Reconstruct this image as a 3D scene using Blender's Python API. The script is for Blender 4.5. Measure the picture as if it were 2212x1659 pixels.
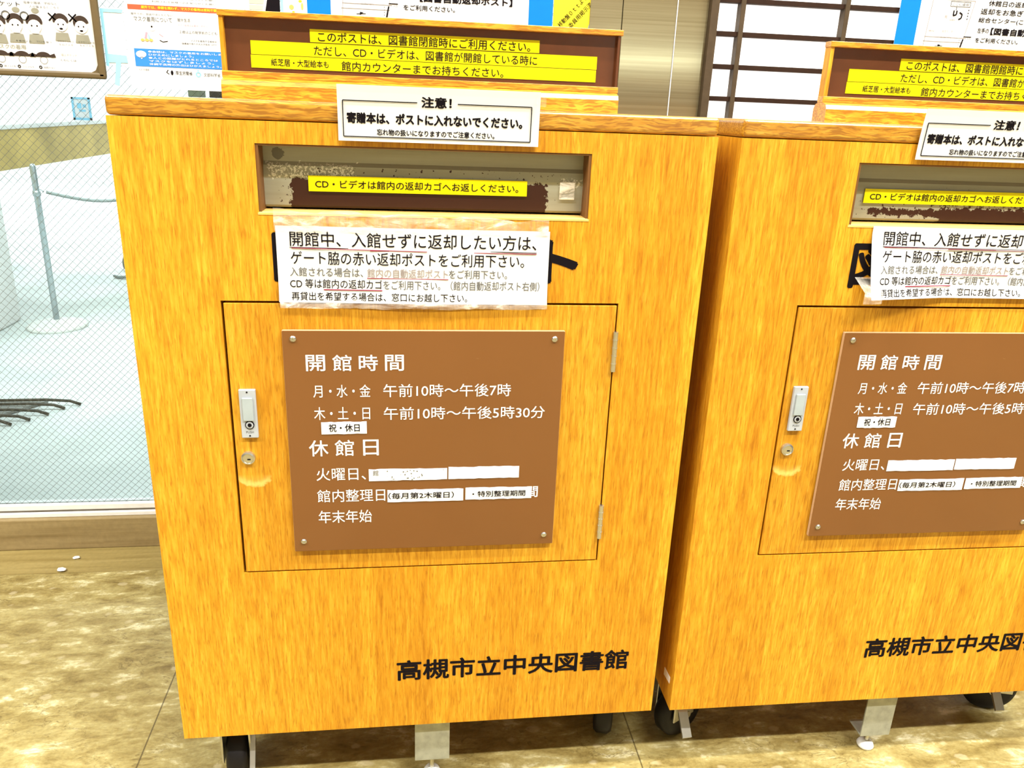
import bpy, bmesh, math, random
from mathutils import Vector, Matrix

random.seed(7)
SC = bpy.context.scene
COL = SC.collection
for o in list(bpy.data.objects):
    bpy.data.objects.remove(o)

# ------------------------------------------------------------------ camera
cam_d = bpy.data.cameras.new('camera')
cam_d.sensor_width = 36.0
cam_d.lens = 1698.6 * 36.0 / 2212.0
cam_d.clip_start = 0.02
cam = bpy.data.objects.new('camera', cam_d)
cam.location = (0.291931, -0.847411, 0.895148)
cam.rotation_euler = (1.234746, -0.036770, -0.122734)
COL.objects.link(cam)
SC.camera = cam

# ------------------------------------------------------------------ world, lights, exposure
SC.view_settings.view_transform = 'Standard'
SC.view_settings.look = 'None'
SC.view_settings.gamma = 1.0
SC.view_settings.exposure = 0.22
SC.view_settings.use_curve_mapping = False
world = bpy.data.worlds.new('world')
SC.world = world
world.use_nodes = True
world.node_tree.nodes['Background'].inputs[0].default_value = (1.0, 0.98, 0.94, 1)
world.node_tree.nodes['Background'].inputs[1].default_value = 0.09


def area_light(name, loc, sx, sy, watts, color=(1, 1, 1), rot=(0, 0, 0)):
    d = bpy.data.lights.new(name, 'AREA')
    d.shape = 'RECTANGLE'
    d.size, d.size_y = sx, sy
    d.energy = watts
    d.color = color
    o = bpy.data.objects.new(name, d)
    o.location = loc
    o.rotation_euler = rot
    COL.objects.link(o)
    return o


# rows of fluorescent tubes on the lobby ceiling, parallel to the glass wall; left segments are added fill
area_light('ceiling_tubes_near', (2.45, -0.93, 4.0), 3.8, 0.11, 190, (1.0, 0.97, 0.90))
area_light('ceiling_tubes_middle', (2.45, -2.04, 4.0), 3.8, 0.11, 285, (1.0, 0.97, 0.90))
area_light('near_left_fill', (-2.3, -0.93, 4.0), 2.4, 0.11, 150, (1.0, 0.97, 0.90))  # added segment that brightens the floor at left
area_light('far_left_fill', (-2.3, -2.04, 4.0), 2.4, 0.11, 190, (1.0, 0.97, 0.90))  # second added segment, likewise fill for the left floor
# rows of tubes in the bright room behind the glass wall
area_light('hall_tubes_near', (-1.2, 1.8, 2.66), 3.5, 0.6, 50, (0.93, 1.0, 1.0))
area_light('hall_tubes_far', (-2.0, 6.4, 2.66), 8.0, 0.6, 300, (0.97, 1.0, 1.0))


# ------------------------------------------------------------------ material helpers
def srgb(r, g, b):
    def f(c):
        c /= 255.0
        return c / 12.92 if c <= 0.04045 else ((c + 0.055) / 1.055) ** 2.4
    return (f(r), f(g), f(b), 1.0)


class Mat:
    def __init__(self, name, rough=0.6, spec=0.4, metal=0.0):
        self.m = bpy.data.materials.new(name)
        self.m.use_nodes = True
        self.t = self.m.node_tree
        self.b = self.t.nodes['Principled BSDF']
        self.out = self.t.nodes['Material Output']
        self.b.inputs['Roughness'].default_value = rough
        self.b.inputs['Specular IOR Level'].default_value = spec
        self.b.inputs['Metallic'].default_value = metal

    def n(self, typ, **kw):
        nd = self.t.nodes.new(typ)
        for k, v in kw.items():
            setattr(nd, k, v)
        return nd

    def link(self, a, b):
        self.t.links.new(a, b)

    def _in(self, sock, v):
        if hasattr(v, 'is_output'):
            self.link(v, sock)
        elif v is not None:
            sock.default_value = v

    def math(self, op, a, b=None, clamp=False):
        nd = self.n('ShaderNodeMath', operation=op, use_clamp=clamp)
        self._in(nd.inputs[0], a)
        if b is not None:
            self._in(nd.inputs[1], b)
        return nd.outputs[0]

    def coords(self):
        return self.n('ShaderNodeTexCoord').outputs['Object']

    def mapping(self, vec, scale=(1, 1, 1), loc=(0, 0, 0), rot=(0, 0, 0)):
        nd = self.n('ShaderNodeMapping')
        self.link(vec, nd.inputs['Vector'])
        self._in(nd.inputs['Scale'], scale)
        self._in(nd.inputs['Location'], loc)
        self._in(nd.inputs['Rotation'], rot)
        return nd.outputs[0]

    def noise(self, vec, scale=1.0, detail=3.0, rough=0.5, dist=0.0):
        nd = self.n('ShaderNodeTexNoise')
        self.link(vec, nd.inputs['Vector'])
        nd.inputs['Scale'].default_value = scale
        nd.inputs['Detail'].default_value = detail
        nd.inputs['Roughness'].default_value = rough
        nd.inputs['Distortion'].default_value = dist
        return nd.outputs['Fac']

    def ramp(self, fac, stops, interp='LINEAR'):
        nd = self.n('ShaderNodeValToRGB')
        cr = nd.color_ramp
        cr.interpolation = interp
        while len(cr.elements) < len(stops):
            cr.elements.new(0.5)
        for e, (p, c) in zip(cr.elements, stops):
            e.position = p
            e.color = c if len(c) == 4 else (*c, 1)
        self.link(fac, nd.inputs[0])
        return nd.outputs[0]

    def mix(self, fac, a, b, blend='MIX'):
        nd = self.n('ShaderNodeMix', data_type='RGBA', blend_type=blend)
        self._in(nd.inputs[0], fac)
        self._in(nd.inputs[6], a)
        self._in(nd.inputs[7], b)
        return nd.outputs[2]

    def color(self, c):
        self._in(self.b.inputs['Base Color'], c)

    def bump(self, h, strength=0.2, dist=0.001):
        nd = self.n('ShaderNodeBump')
        nd.inputs['Strength'].default_value = strength
        nd.inputs['Distance'].default_value = dist
        self.link(h, nd.inputs['Height'])
        self.link(nd.outputs[0], self.b.inputs['Normal'])


def plain(name, col, rough=0.6, spec=0.4, metal=0.0, vary=0.06, scale=60):
    M = Mat(name, rough, spec, metal)
    f = M.noise(M.coords(), scale, 3)
    lo = tuple(c * (1 - vary) for c in col[:3]) + (1,)
    hi = tuple(min(1, c * (1 + vary)) for c in col[:3]) + (1,)
    M.color(M.ramp(f, [(0.3, lo), (0.7, hi)]))
    return M.m


def oak(name, axis='Z', strips=0.072, tint=1.0, wavy=0.0, smear=None):
    """oak veneer: leaves side by side, fine grain along AXIS, short dark pores"""
    M = Mat(name, 0.38, 0.35)
    co = M.coords()
    rnd = M.n('ShaderNodeObjectInfo').outputs['Random']
    off = M.n('ShaderNodeCombineXYZ')
    M.link(M.math('MULTIPLY', rnd, 7.3), off.inputs[0])
    M.link(M.math('MULTIPLY', rnd, 3.1), off.inputs[2])
    add = M.n('ShaderNodeVectorMath', operation='ADD')
    M.link(co, add.inputs[0])
    M.link(off.outputs[0], add.inputs[1])
    v = add.outputs[0]
    if axis == 'Z':
        g1, g2, g3, g4 = (310, 310, 26), (760, 760, 60), (60, 60, 3.5), (520, 520, 40)
    else:
        g1, g2, g3, g4 = (26, 300, 300), (40, 560, 560), (6.0, 110, 110), (40, 420, 420)
    if wavy:
        wn = M.n('ShaderNodeTexNoise')
        wn.inputs['Scale'].default_value = 26
        M.link(v, wn.inputs['Vector'])
        sc = M.n('ShaderNodeVectorMath', operation='SCALE')
        M.link(wn.outputs['Color'], sc.inputs[0])
        sc.inputs['Scale'].default_value = wavy
        ad = M.n('ShaderNodeVectorMath', operation='ADD')
        M.link(v, ad.inputs[0])
        M.link(sc.outputs[0], ad.inputs[1])
        v = ad.outputs[0]
    fine = M.noise(M.mapping(v, g1), 1, 4, 0.6)
    pore = M.noise(M.mapping(v, g2), 1, 2, 0.5)
    broad = M.noise(M.mapping(v, g3), 1, 3, 0.55)
    fleck = M.noise(M.mapping(v, g4), 1, 2, 0.5)
    base = M.ramp(fine, [(0.28, (0.50 * tint, 0.195 * tint, 0.006)), (0.5, (0.70 * tint, 0.335 * tint, 0.015)),
                         (0.72, (0.84 * tint, 0.46 * tint, 0.036))])
    bcol = M.ramp(broad, [(0.3, (0.82, 0.74, 0.6)), (0.7, (1.12, 1.17, 1.3))])
    c = M.mix(0.75, base, bcol, 'MULTIPLY')
    # veneer leaves
    if strips:
        sep = M.n('ShaderNodeSeparateXYZ')
        M.link(v, sep.inputs[0])
        idx = M.math('FLOOR', M.math('DIVIDE', sep.outputs[0], strips))
        wn = M.n('ShaderNodeTexWhiteNoise', noise_dimensions='1D')
        M.link(idx, wn.inputs['W'])
        leaf = M.ramp(wn.outputs['Value'], [(0.0, (0.86, 0.79, 0.64)), (1.0, (1.07, 1.12, 1.25))])
        c = M.mix(0.85, c, leaf, 'MULTIPLY')
    pm = M.ramp(pore, [(0.43, (1, 1, 1)), (0.52, (0, 0, 0))] if wavy else [(0.35, (1, 1, 1)), (0.43, (0, 0, 0))])
    c = M.mix(M.math('MULTIPLY', pm, 0.75 if wavy else 0.5), c, (0.34 * tint, 0.12 * tint, 0.004, 1))
    fm = M.ramp(fleck, [(0.64, (0, 0, 0)), (0.72, (1, 1, 1))])
    c = M.mix(M.math('MULTIPLY', fm, 0.30), c, (0.95 * tint, 0.58 * tint, 0.07, 1))
    if smear:
        # pale rubbed arc where fingers reach for the lock
        mp = M.mapping(co, (1.0, 0.0, 1.25), loc=(-smear[0], 0, -smear[1] * 1.25))
        ln = M.n('ShaderNodeVectorMath', operation='LENGTH')
        M.link(mp, ln.inputs[0])
        d = M.math('ADD', ln.outputs['Value'], M.math('MULTIPLY', M.math('SUBTRACT', M.noise(co, 160, 3), 0.5), 0.010))
        rg = M.ramp(M.math('MULTIPLY', d, 10), [(0.10, (0.25,) * 3), (0.165, (1, 1, 1)), (0.19, (0.9,) * 3), (0.215, (0, 0, 0))])
        sp = M.n('ShaderNodeSeparateXYZ')
        M.link(mp, sp.inputs[0])
        low = M.math('MULTIPLY', M.math('SUBTRACT', -0.001, sp.outputs[2]), 90.0, True)
        c = M.mix(M.math('MULTIPLY', M.math('MULTIPLY', rg, low), 0.6), c, (0.95, 0.66, 0.20, 1))
    M.color(c)
    M.bump(fine, 0.12, 0.0006)
    if wavy:
        M.b.inputs['Coat Weight'].default_value = 1.0
        M.b.inputs['Coat Roughness'].default_value = 0.24
    return M.m


M_OAK = oak('oak_veneer', 'Z', tint=0.90)
M_OAKDOOR = oak('oak_veneer_door', 'Z', tint=0.83, smear=(0.113, 0.489))
M_EDGE = oak('oak_edge', 'X', strips=0, tint=0.72, wavy=0.012)
M_RAIL = oak('oak_rail', 'X', strips=0, tint=0.95, wavy=0.008)
M_BLOCK = oak('oak_block', 'X', strips=0, tint=1.0, wavy=0.012)
M_LINING = plain('slot_lining_wood', srgb(112, 74, 34), 0.5)
M_LIP = plain('raw_wood_lip', (0.72, 0.46, 0.13, 1), 0.5)
M_GAP = plain('door_gap', srgb(70, 20, 6), 0.9)
M_WHITE = plain('white_paper', (0.84, 0.84, 0.85, 1), 0.7, 0.2, vary=0.01)
M_LAMI = plain('laminated_paper', (0.74, 0.74, 0.75, 1), 0.35, 0.3, vary=0.01)
M_INK = plain('black_ink', (0.008, 0.006, 0.008, 1), 0.7, 0.05)
M_INKB = plain('brown_black_ink', (0.02, 0.012, 0.008, 1), 0.6, 0.1)
M_GREYINK = plain('grey_ink', (0.10, 0.10, 0.10, 1), 0.6)
M_FADED = plain('faded_ink', (0.30, 0.25, 0.24, 1), 0.6)
M_REDLINE = plain('red_marker', (0.28, 0.02, 0.06, 1), 0.6)
M_WLETTER = plain('white_lettering', (0.9, 0.9, 0.88, 1), 0.5)
M_YELLOW = plain('yellow_tape', (0.72, 0.66, 0.0, 1), 0.45, 0.25, vary=0.01)
M_STAND = plain('brown_sign_panel', srgb(92, 52, 28), 0.25, 0.4)
M_SILVER = plain('silver_plastic', (0.42, 0.46, 0.52, 1), 0.35, 0.4, 0.1)
M_STEEL = plain('steel', (0.55, 0.54, 0.50, 1), 0.28, 0.5, 0.9)
M_BRACKET = plain('galvanised_steel', (0.36, 0.37, 0.31, 1), 0.42, 0.5, 0.35, vary=0.15, scale=90)
M_RUBBER = plain('black_rubber', (0.009, 0.008, 0.010, 1), 0.45, 0.25)
M_WPLASTIC = plain('white_plastic', (0.85, 0.85, 0.83, 1), 0.35)
M_BLUE = plain('blue_card', (0.0, 0.19, 0.66, 1), 0.6, 0.2, vary=0.02)
M_LBLUE = plain('light_blue_tape', (0.30, 0.66, 0.88, 1), 0.5)
M_BANNER = plain('blue_print', (0.03, 0.22, 0.68, 1), 0.5, vary=0.03)
M_REDPRINT = plain('red_orange_print', (0.85, 0.10, 0.04, 1), 0.5)
M_YPRINT = plain('yellow_print', (0.95, 0.80, 0.02, 1), 0.5)
M_ORPRINT = plain('orange_print', (0.9, 0.45, 0.12, 1), 0.5)
M_PINK = plain('pink_print', (0.80, 0.30, 0.38, 1), 0.5)
M_SKIN = plain('pale_print', (0.88, 0.80, 0.74, 1), 0.6)
M_OLIVE = plain('olive_grey_print', (0.26, 0.25, 0.19, 1), 0.6)
M_HAIR = plain('dark_brown_print', (0.035, 0.018, 0.010, 1), 0.6)
M_BROWNFR = plain('brown_frame', srgb(98, 82, 52), 0.5)
M_LATTICE = plain('dark_lattice_wood', (0.075, 0.052, 0.030, 1), 0.5, 0.2, vary=0.12)
M_LATDARK = plain('darker_lattice_wood', (0.030, 0.014, 0.008, 1), 0.6, 0.15, vary=0.12)
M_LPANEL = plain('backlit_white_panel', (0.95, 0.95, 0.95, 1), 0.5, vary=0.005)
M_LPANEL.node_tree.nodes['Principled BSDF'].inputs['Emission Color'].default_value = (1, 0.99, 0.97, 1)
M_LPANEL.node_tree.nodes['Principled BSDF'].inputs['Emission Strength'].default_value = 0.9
M_ALU = plain('white_aluminium', (0.80, 0.80, 0.80, 1), 0.35, 0.5)
M_ALUD = plain('window_gasket', (0.16, 0.14, 0.11, 1), 0.5)
M_WALLW = plain('white_wall', (0.88, 0.88, 0.88, 1), 0.8, vary=0.01, scale=3)
M_CEIL = plain('ceiling_tile', (0.75, 0.75, 0.73, 1), 0.9, vary=0.02, scale=8)
M_LOBBYW = plain('lobby_wall_paint', (0.30, 0.26, 0.20, 1), 0.7, vary=0.03, scale=3)
M_COUNTERY = plain('counter_yellow_wood', (0.62, 0.44, 0.12, 1), 0.45, vary=0.25, scale=4)
M_WIRE = plain('glass_wire', (0.10, 0.11, 0.09, 1), 0.5, 0.3)
M_DARKSLAT = plain('dark_slat', (0.06, 0.05, 0.04, 1), 0.5)
M_GREYB = plain('grey_plastic', (0.36, 0.37, 0.36, 1), 0.5)
M_CHROME = plain('pole_steel', (0.50, 0.58, 0.62, 1), 0.25, 0.5, 0.6)
M_CHAIN = plain('chain_grey', (0.33, 0.38, 0.38, 1), 0.4, 0.5, 0.3)
M_SHELFG = plain('grey_green_box', (0.20, 0.22, 0.14, 1), 0.6)
M_SHELFB = plain('dark_brown_box', (0.05, 0.035, 0.025, 1), 0.6)


def make_plaque_mat(name, col):
    M = Mat(name, 0.16, 0.5)
    co = M.coords()
    f = M.noise(co, 4, 3, 0.5)
    c = M.ramp(f, [(0.3, tuple(x * 0.92 for x in col[:3])), (0.7, tuple(x * 1.06 for x in col[:3]))])
    s = M.noise(M.mapping(co, (35, 35, 260), rot=(0, 0.5, 0)), 1, 3, 0.6)
    sm = M.ramp(s, [(0.74, (0, 0, 0)), (0.80, (1, 1, 1))])
    c = M.mix(M.math('MULTIPLY', sm, 0.35), c, (0.45, 0.27, 0.12, 1))
    M.color(c)
    return M.m


M_PLAQUEEDGE = plain('acrylic_edge_highlight', (0.50, 0.33, 0.20, 1), 0.3)  # lighter colour stands in for light caught along the plaque edges
M_PLAQUE = make_plaque_mat('brown_acrylic', srgb(118, 75, 38))


def make_floor_mat():
    M = Mat('stone_pattern_vinyl', 0.42, 0.22)
    co = M.coords()
    big = M.noise(co, 5.5, 5, 0.6, 0.4)
    mid = M.noise(M.mapping(co, (15, 34, 10), rot=(0, 0, 0.2)), 1, 9, 0.72, 0.3)
    fine = M.noise(co, 160, 3, 0.6)
    c = M.ramp(mid, [(0.28, (0.13, 0.085, 0.022)), (0.44, (0.26, 0.20, 0.066)), (0.56, (0.36, 0.30, 0.12)),
                     (0.68, (0.66, 0.62, 0.40))])
    c = M.mix(0.7, c, M.ramp(big, [(0.3, (0.72, 0.66, 0.55)), (0.7, (1.25, 1.27, 1.35))]), 'MULTIPLY')
    c = M.mix(0.5, c, M.ramp(fine, [(0.3, (0.75, 0.75, 0.75)), (0.7, (1.2, 1.2, 1.2))]), 'MULTIPLY')
    # pale chips
    vo = M.n('ShaderNodeTexVoronoi')
    vo.inputs['Scale'].default_value = 26
    M.link(M.mapping(co, (0.8, 1.3, 1)), vo.inputs['Vector'])
    ch = M.math('ADD', vo.outputs['Distance'], M.math('MULTIPLY', M.noise(co, 45, 3), 0.5))
    chm = M.ramp(ch, [(0.38, (1, 1, 1)), (0.46, (0, 0, 0))])
    c = M.mix(M.math('MULTIPLY', chm, 0.55), c, (0.48, 0.41, 0.24, 1))
    # dark thin cracks
    cr = M.noise(M.mapping(co, (16, 42, 1), rot=(0, 0, 0.25)), 1, 5, 0.6, 0.8)
    crm = M.ramp(M.math('ABSOLUTE', M.math('SUBTRACT', cr, 0.5)), [(0.0, (1, 1, 1)), (0.018, (0, 0, 0))])
    gate = M.ramp(M.noise(co, 9, 2), [(0.46, (0, 0, 0)), (0.56, (1, 1, 1))])
    c = M.mix(M.math('MULTIPLY', M.math('MULTIPLY', crm, gate), 0.6), c, (0.09, 0.055, 0.015, 1))
    # tile joints
    sep = M.n('ShaderNodeSeparateXYZ')
    M.link(co, sep.inputs[0])

    def joint(sock, first, step):
        a = M.math('FRACT', M.math('DIVIDE', M.math('SUBTRACT', sock, first - step / 2), step))
        d = M.math('ABSOLUTE', M.math('SUBTRACT', a, 0.5))
        return M.math('LESS_THAN', d, 0.0011 / step)
    jx = joint(sep.outputs[0], -0.095, 0.7175)
    jy = joint(sep.outputs[1], -0.129, 0.7175)
    jm = M.math('MAXIMUM', jx, jy)
    c = M.mix(M.math('MULTIPLY', jm, 0.75), c, (0.055, 0.035, 0.012, 1))
    M.color(c)
    M.bump(mid, 0.25, 0.002)
    return M.m


def make_strip_mat(name, lo, hi):
    M = Mat(name, 0.4, 0.4)
    co = M.coords()
    f = M.noise(M.mapping(co, (3, 60, 60)), 1, 4, 0.6, 0.3)
    g = M.noise(co, 120, 3)
    c = M.ramp(f, [(0.3, lo), (0.7, hi)])
    c = M.mix(0.4, c, M.ramp(g, [(0.3, (0.8, 0.8, 0.8)), (0.7, (1.15, 1.15, 1.15))]), 'MULTIPLY')
    M.color(c)
    return M.m


def make_column_mat():
    M = Mat('brushed_wall_cladding', 0.10, 0.5, 0.45)
    co = M.coords()
    f = M.noise(M.mapping(co, (2, 2, 220)), 1, 4, 0.6)
    b = M.noise(M.mapping(co, (1.5, 1, 14)), 1, 2, 0.5)
    c = M.ramp(f, [(0.3, (0.23, 0.19, 0.10)), (0.7, (0.31, 0.265, 0.155))])
    c = M.mix(0.6, c, M.ramp(b, [(0.3, (0.75, 0.68, 0.6)), (0.7, (1.2, 1.25, 1.3))]), 'MULTIPLY')
    M.color(c)
    return M.m


def make_hall_floor():
    M = Mat('hall_floor_sheet', 0.45, 0.4)
    co = M.coords()
    f = M.noise(co, 1.6, 3, 0.5)
    M.color(M.ramp(f, [(0.35, (0.52, 0.57, 0.56)), (0.65, (0.80, 0.84, 0.84))]))  # grey mottling stands in for soft shading on this floor
    return M.m


def make_glass():
    M = Mat('wired_glass_pane')
    M.t.nodes.remove(M.b)
    tr = M.n('ShaderNodeBsdfTransparent')
    tr.inputs[0].default_value = (0.93, 0.98, 0.98, 1)
    gl = M.n('ShaderNodeBsdfGlossy')
    gl.inputs['Roughness'].default_value = 0.03
    fr = M.n('ShaderNodeFresnel')
    fr.inputs[0].default_value = 1.3
    mx = M.n('ShaderNodeMixShader')
    M.link(fr.outputs[0], mx.inputs[0])
    M.link(tr.outputs[0], mx.inputs[1])
    M.link(gl.outputs[0], mx.inputs[2])
    M.link(mx.outputs[0], M.out.inputs[0])
    return M.m


def make_clear_tape(name, alpha=0.28):
    M = Mat(name, 0.22, 0.6)
    co = M.coords()
    f = M.noise(M.mapping(co, (30, 30, 90)), 1, 5, 0.65, 0.8)
    M.color((0.93, 0.88, 0.78, 1))
    M.link(M.ramp(f, [(0.38, (0.08,) * 3), (0.55, (alpha,) * 3), (0.68, (0.85,) * 3)]), M.b.inputs['Alpha'])
    M.bump(f, 0.5, 0.002)
    return M.m


def make_flap_mat(name, boxes, speckle, spot):
    """grey enamel, worn through to dark brown steel. boxes: (u0,u1,v0,v1) worn fields in the flap's own metres"""
    M = Mat(name, 0.38, 0.45, 0.1)
    co = M.coords()
    sep = M.n('ShaderNodeSeparateXYZ')
    M.link(co, sep.inputs[0])
    X, Z = sep.outputs[0], sep.outputs[2]
    n1 = M.noise(co, 130, 5, 0.65)
    n2 = M.noise(co, 420, 3, 0.6)
    base = M.ramp(M.noise(M.mapping(co, (6, 6, 120)), 1, 3), [(0.3, (0.30, 0.29, 0.22)), (0.7, (0.36, 0.36, 0.29))])
    jit = M.math('ADD', M.math('MULTIPLY', M.math('SUBTRACT', n1, 0.5), 0.028), M.math('MULTIPLY', M.math('SUBTRACT', n2, 0.5), 0.010))

    def field(u0, u1, v0, v1):
        dx = M.math('SUBTRACT', M.math('ABSOLUTE', M.math('SUBTRACT', X, (u0 + u1) / 2)), (u1 - u0) / 2)
        dz = M.math('SUBTRACT', M.math('ABSOLUTE', M.math('SUBTRACT', Z, (v0 + v1) / 2)), (v1 - v0) / 2)
        d = M.math('MAXIMUM', dx, M.math('MULTIPLY', dz, 1.4))
        return M.math('LESS_THAN', M.math('ADD', d, jit), 0.0)
    mask = None
    for b in boxes:
        f = field(*b)
        mask = f if mask is None else M.math('MAXIMUM', mask, f)
    c = base
    # pale scratched paint beside the label
    for b in speckle:
        f = field(*b)
        sp = M.math('GREATER_THAN', n2, 0.52)
        c = M.mix(M.math('MULTIPLY', f, sp), c, (0.75, 0.74, 0.66, 1))
    # dark specks round the worn field
    big = None
    for (u0, u1, v0, v1) in boxes:
        f = field(u0 - 0.012, u1 + 0.014, v0 - 0.004, v1 + 0.012)
        big = f if big is None else M.math('MAXIMUM', big, f)
    sp = M.math('GREATER_THAN', M.noise(co, 310, 2), 0.68)
    mask = M.math('MAXIMUM', mask, M.math('MULTIPLY', big, sp))
    for (u, v, r) in spot:
        d = M.n('ShaderNodeVectorMath', operation='DISTANCE')
        cmb = M.n('ShaderNodeCombineXYZ')
        M.link(X, cmb.inputs[0])
        M.link(Z, cmb.inputs[2])
        M.link(cmb.outputs[0], d.inputs[0])
        d.inputs[1].default_value = (u, 0, v)
        s = M.math('LESS_THAN', M.math('ADD', d.outputs['Value'], M.math('MULTIPLY', M.math('SUBTRACT', n1, 0.5), 0.012)), r)
        c = M.mix(M.math('MULTIPLY', s, 0.75), c, (0.07, 0.06, 0.045, 1))
    c = M.mix(mask, c, (0.036, 0.008, 0.005, 1))
    M.color(c)
    return M.m


M_FLOOR = make_floor_mat()
M_STRIP = make_strip_mat('threshold_stone', (0.22, 0.16, 0.048, 1), (0.34, 0.265, 0.10, 1))
M_BASEB = make_strip_mat('baseboard_stone', (0.22, 0.155, 0.065, 1), (0.33, 0.25, 0.12, 1))
M_COLUMN = make_column_mat()
M_HALLFLOOR = make_hall_floor()
M_GLASS = make_glass()
M_TAPE = make_clear_tape('clear_tape')
M_TAPE2 = make_clear_tape('thin_clear_tape', 0.18)
M_FLAP1 = make_flap_mat('worn_flap_paint', [(0.168, 0.440, 0.655, 0.704)], [(0.145, 0.235, 0.704, 0.719), (0.455, 0.480, 0.703, 0.711)],
                        [(0.156, 0.728, 0.0062)])
M_FLAP2 = make_flap_mat('less_worn_flap_paint', [(0.172, 0.275, 0.680, 0.6875), (0.262, 0.44, 0.668, 0.690), (0.25, 0.46, 0.693, 0.6985)],
                        [], [])


# ------------------------------------------------------------------ geometry helpers
def finish(name, bm, mats, parent=None, smooth=False):
    me = bpy.data.meshes.new(name)
    bmesh.ops.recalc_face_normals(bm, faces=bm.faces[:]) if bm.faces and smooth is not None else None
    bm.to_mesh(me)
    bm.free()
    for m in (mats if isinstance(mats, (list, tuple)) else [mats]):
        me.materials.append(m)
    if smooth:
        for p in me.polygons:
            p.use_smooth = True
    o = bpy.data.objects.new(name, me)
    COL.objects.link(o)
    if parent is not None:
        o.parent = parent
    return o


def add_box(bm, x0, x1, y0, y1, z0, z1, bevel=0.0, mi=0, seg=2):
    vs = [bm.verts.new((x, y, z)) for x in (x0, x1) for y in (y0, y1) for z in (z0, z1)]
    idx = [(0, 1, 3, 2), (4, 6, 7, 5), (0, 4, 5, 1), (2, 3, 7, 6), (0, 2, 6, 4), (1, 5, 7, 3)]
    fs = [bm.faces.new([vs[i] for i in f]) for f in idx]
    for f in fs:
        f.material_index = mi
    if bevel:
        es = list({e for f in fs for e in f.edges})
        r = bmesh.ops.bevel(bm, geom=es, offset=bevel, segments=seg, affect='EDGES', profile=0.5)
        for f in r['faces']:
            f.material_index = mi
    return fs


def add_cyl(bm, p0, p1, r, seg=20, mi=0, r2=None):
    p0, p1 = Vector(p0), Vector(p1)
    d = p1 - p0
    L = d.length
    rot = d.to_track_quat('Z', 'Y').to_matrix().to_4x4()
    mat = Matrix.Translation((p0 + p1) / 2) @ rot
    r_ = bmesh.ops.create_cone(bm, cap_ends=True, segments=seg, radius1=r, radius2=r if r2 is None else r2, depth=L, matrix=mat)
    for v in r_['verts']:
        for f in v.link_faces:
            f.material_index = mi
    return r_['verts']


def add_profile_x(bm, prof, x0, x1, mi=0):
    """closed profile of (y, z) points swept along x"""
    a = [bm.verts.new((x0, y, z)) for y, z in prof]
    b = [bm.verts.new((x1, y, z)) for y, z in prof]
    n = len(prof)
    fs = [bm.faces.new(a), bm.faces.new(b[::-1])]
    for i in range(n):
        j = (i + 1) % n
        fs.append(bm.faces.new((a[i], b[i], b[j], a[j])))
    for f in fs:
        f.material_index = mi
    return fs


def add_tube(bm, pts, r, seg=8, mi=0):
    pts = [Vector(p) for p in pts]
    rings = []
    for i, p in enumerate(pts):
        d = (pts[min(i + 1, len(pts) - 1)] - pts[max(i - 1, 0)]).normalized()
        up = Vector((0, 0, 1)) if abs(d.z) < 0.95 else Vector((1, 0, 0))
        s = d.cross(up).normalized()
        t = d.cross(s).normalized()
        rings.append([bm.verts.new(p + (s * math.cos(a) + t * math.sin(a)) * r) for a in [2 * math.pi * k / seg for k in range(seg)]])
    for a, b in zip(rings, rings[1:]):
        for k in range(seg):
            f = bm.faces.new((a[k], a[(k + 1) % seg], b[(k + 1) % seg], b[k]))
            f.material_index = mi
    for rg in (rings[0], rings[-1][::-1]):
        f = bm.faces.new(rg)
        f.material_index = mi


def add_lathe(bm, prof, c=(0, 0, 0), seg=28, mi=0, axis='Z'):
    rings = []
    for r, h in prof:
        ring = []
        for k in range(seg):
            a = 2 * math.pi * k / seg
            if axis == 'Z':
                ring.append(bm.verts.new((c[0] + r * math.cos(a), c[1] + r * math.sin(a), c[2] + h)))
            elif axis == 'Y':
                ring.append(bm.verts.new((c[0] + r * math.cos(a), c[1] + h, c[2] + r * math.sin(a))))
            else:
                ring.append(bm.verts.new((c[0] + h, c[1] + r * math.cos(a), c[2] + r * math.sin(a))))
        rings.append(ring)
    for a, b in zip(rings, rings[1:]):
        for k in range(seg):
            f = bm.faces.new((a[k], a[(k + 1) % seg], b[(k + 1) % seg], b[k]))
            f.material_index = mi
    for rg in (rings[0], rings[-1][::-1]):
        f = bm.faces.new(rg)
        f.material_index = mi


def plate(bm, x0, x1, y, z0, z1, t=0.0004, mi=0):
    return add_box(bm, x0, x1, y - t, y, z0, z1, mi=mi)


def quad(bm, pts, y, t=0.0003, mi=0):
    """flat print: polygon of (x, z) points standing at y, thickness t towards the viewer"""
    a = [bm.verts.new((x, y - t, z)) for x, z in pts]
    b = [bm.verts.new((x, y, z)) for x, z in pts]
    n = len(pts)
    fs = [bm.faces.new(a)]
    for i in range(n):
        j = (i + 1) % n
        fs.append(bm.faces.new((a[i], b[i], b[j], a[j])))
    for f in fs:
        f.material_index = mi


def line2(bm, p, q, w, y, mi=0):
    d = Vector((q[0] - p[0], q[1] - p[1]))
    n = Vector((-d.y, d.x)).normalized() * w / 2
    quad(bm, [(p[0] - n.x, p[1] - n.y), (q[0] - n.x, q[1] - n.y), (q[0] + n.x, q[1] + n.y), (p[0] + n.x, p[1] + n.y)], y, mi=mi)


def disc(bm, x, z, rx, rz, y, mi=0, seg=20, a0=0.0, a1=2 * math.pi):
    full = abs(a1 - a0 - 2 * math.pi) < 1e-6
    n = seg if full else seg + 1
    quad(bm, [(x + rx * math.cos(a0 + (a1 - a0) * k / seg), z + rz * math.sin(a0 + (a1 - a0) * k / seg)) for k in range(n)], y, mi=mi)


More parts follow.
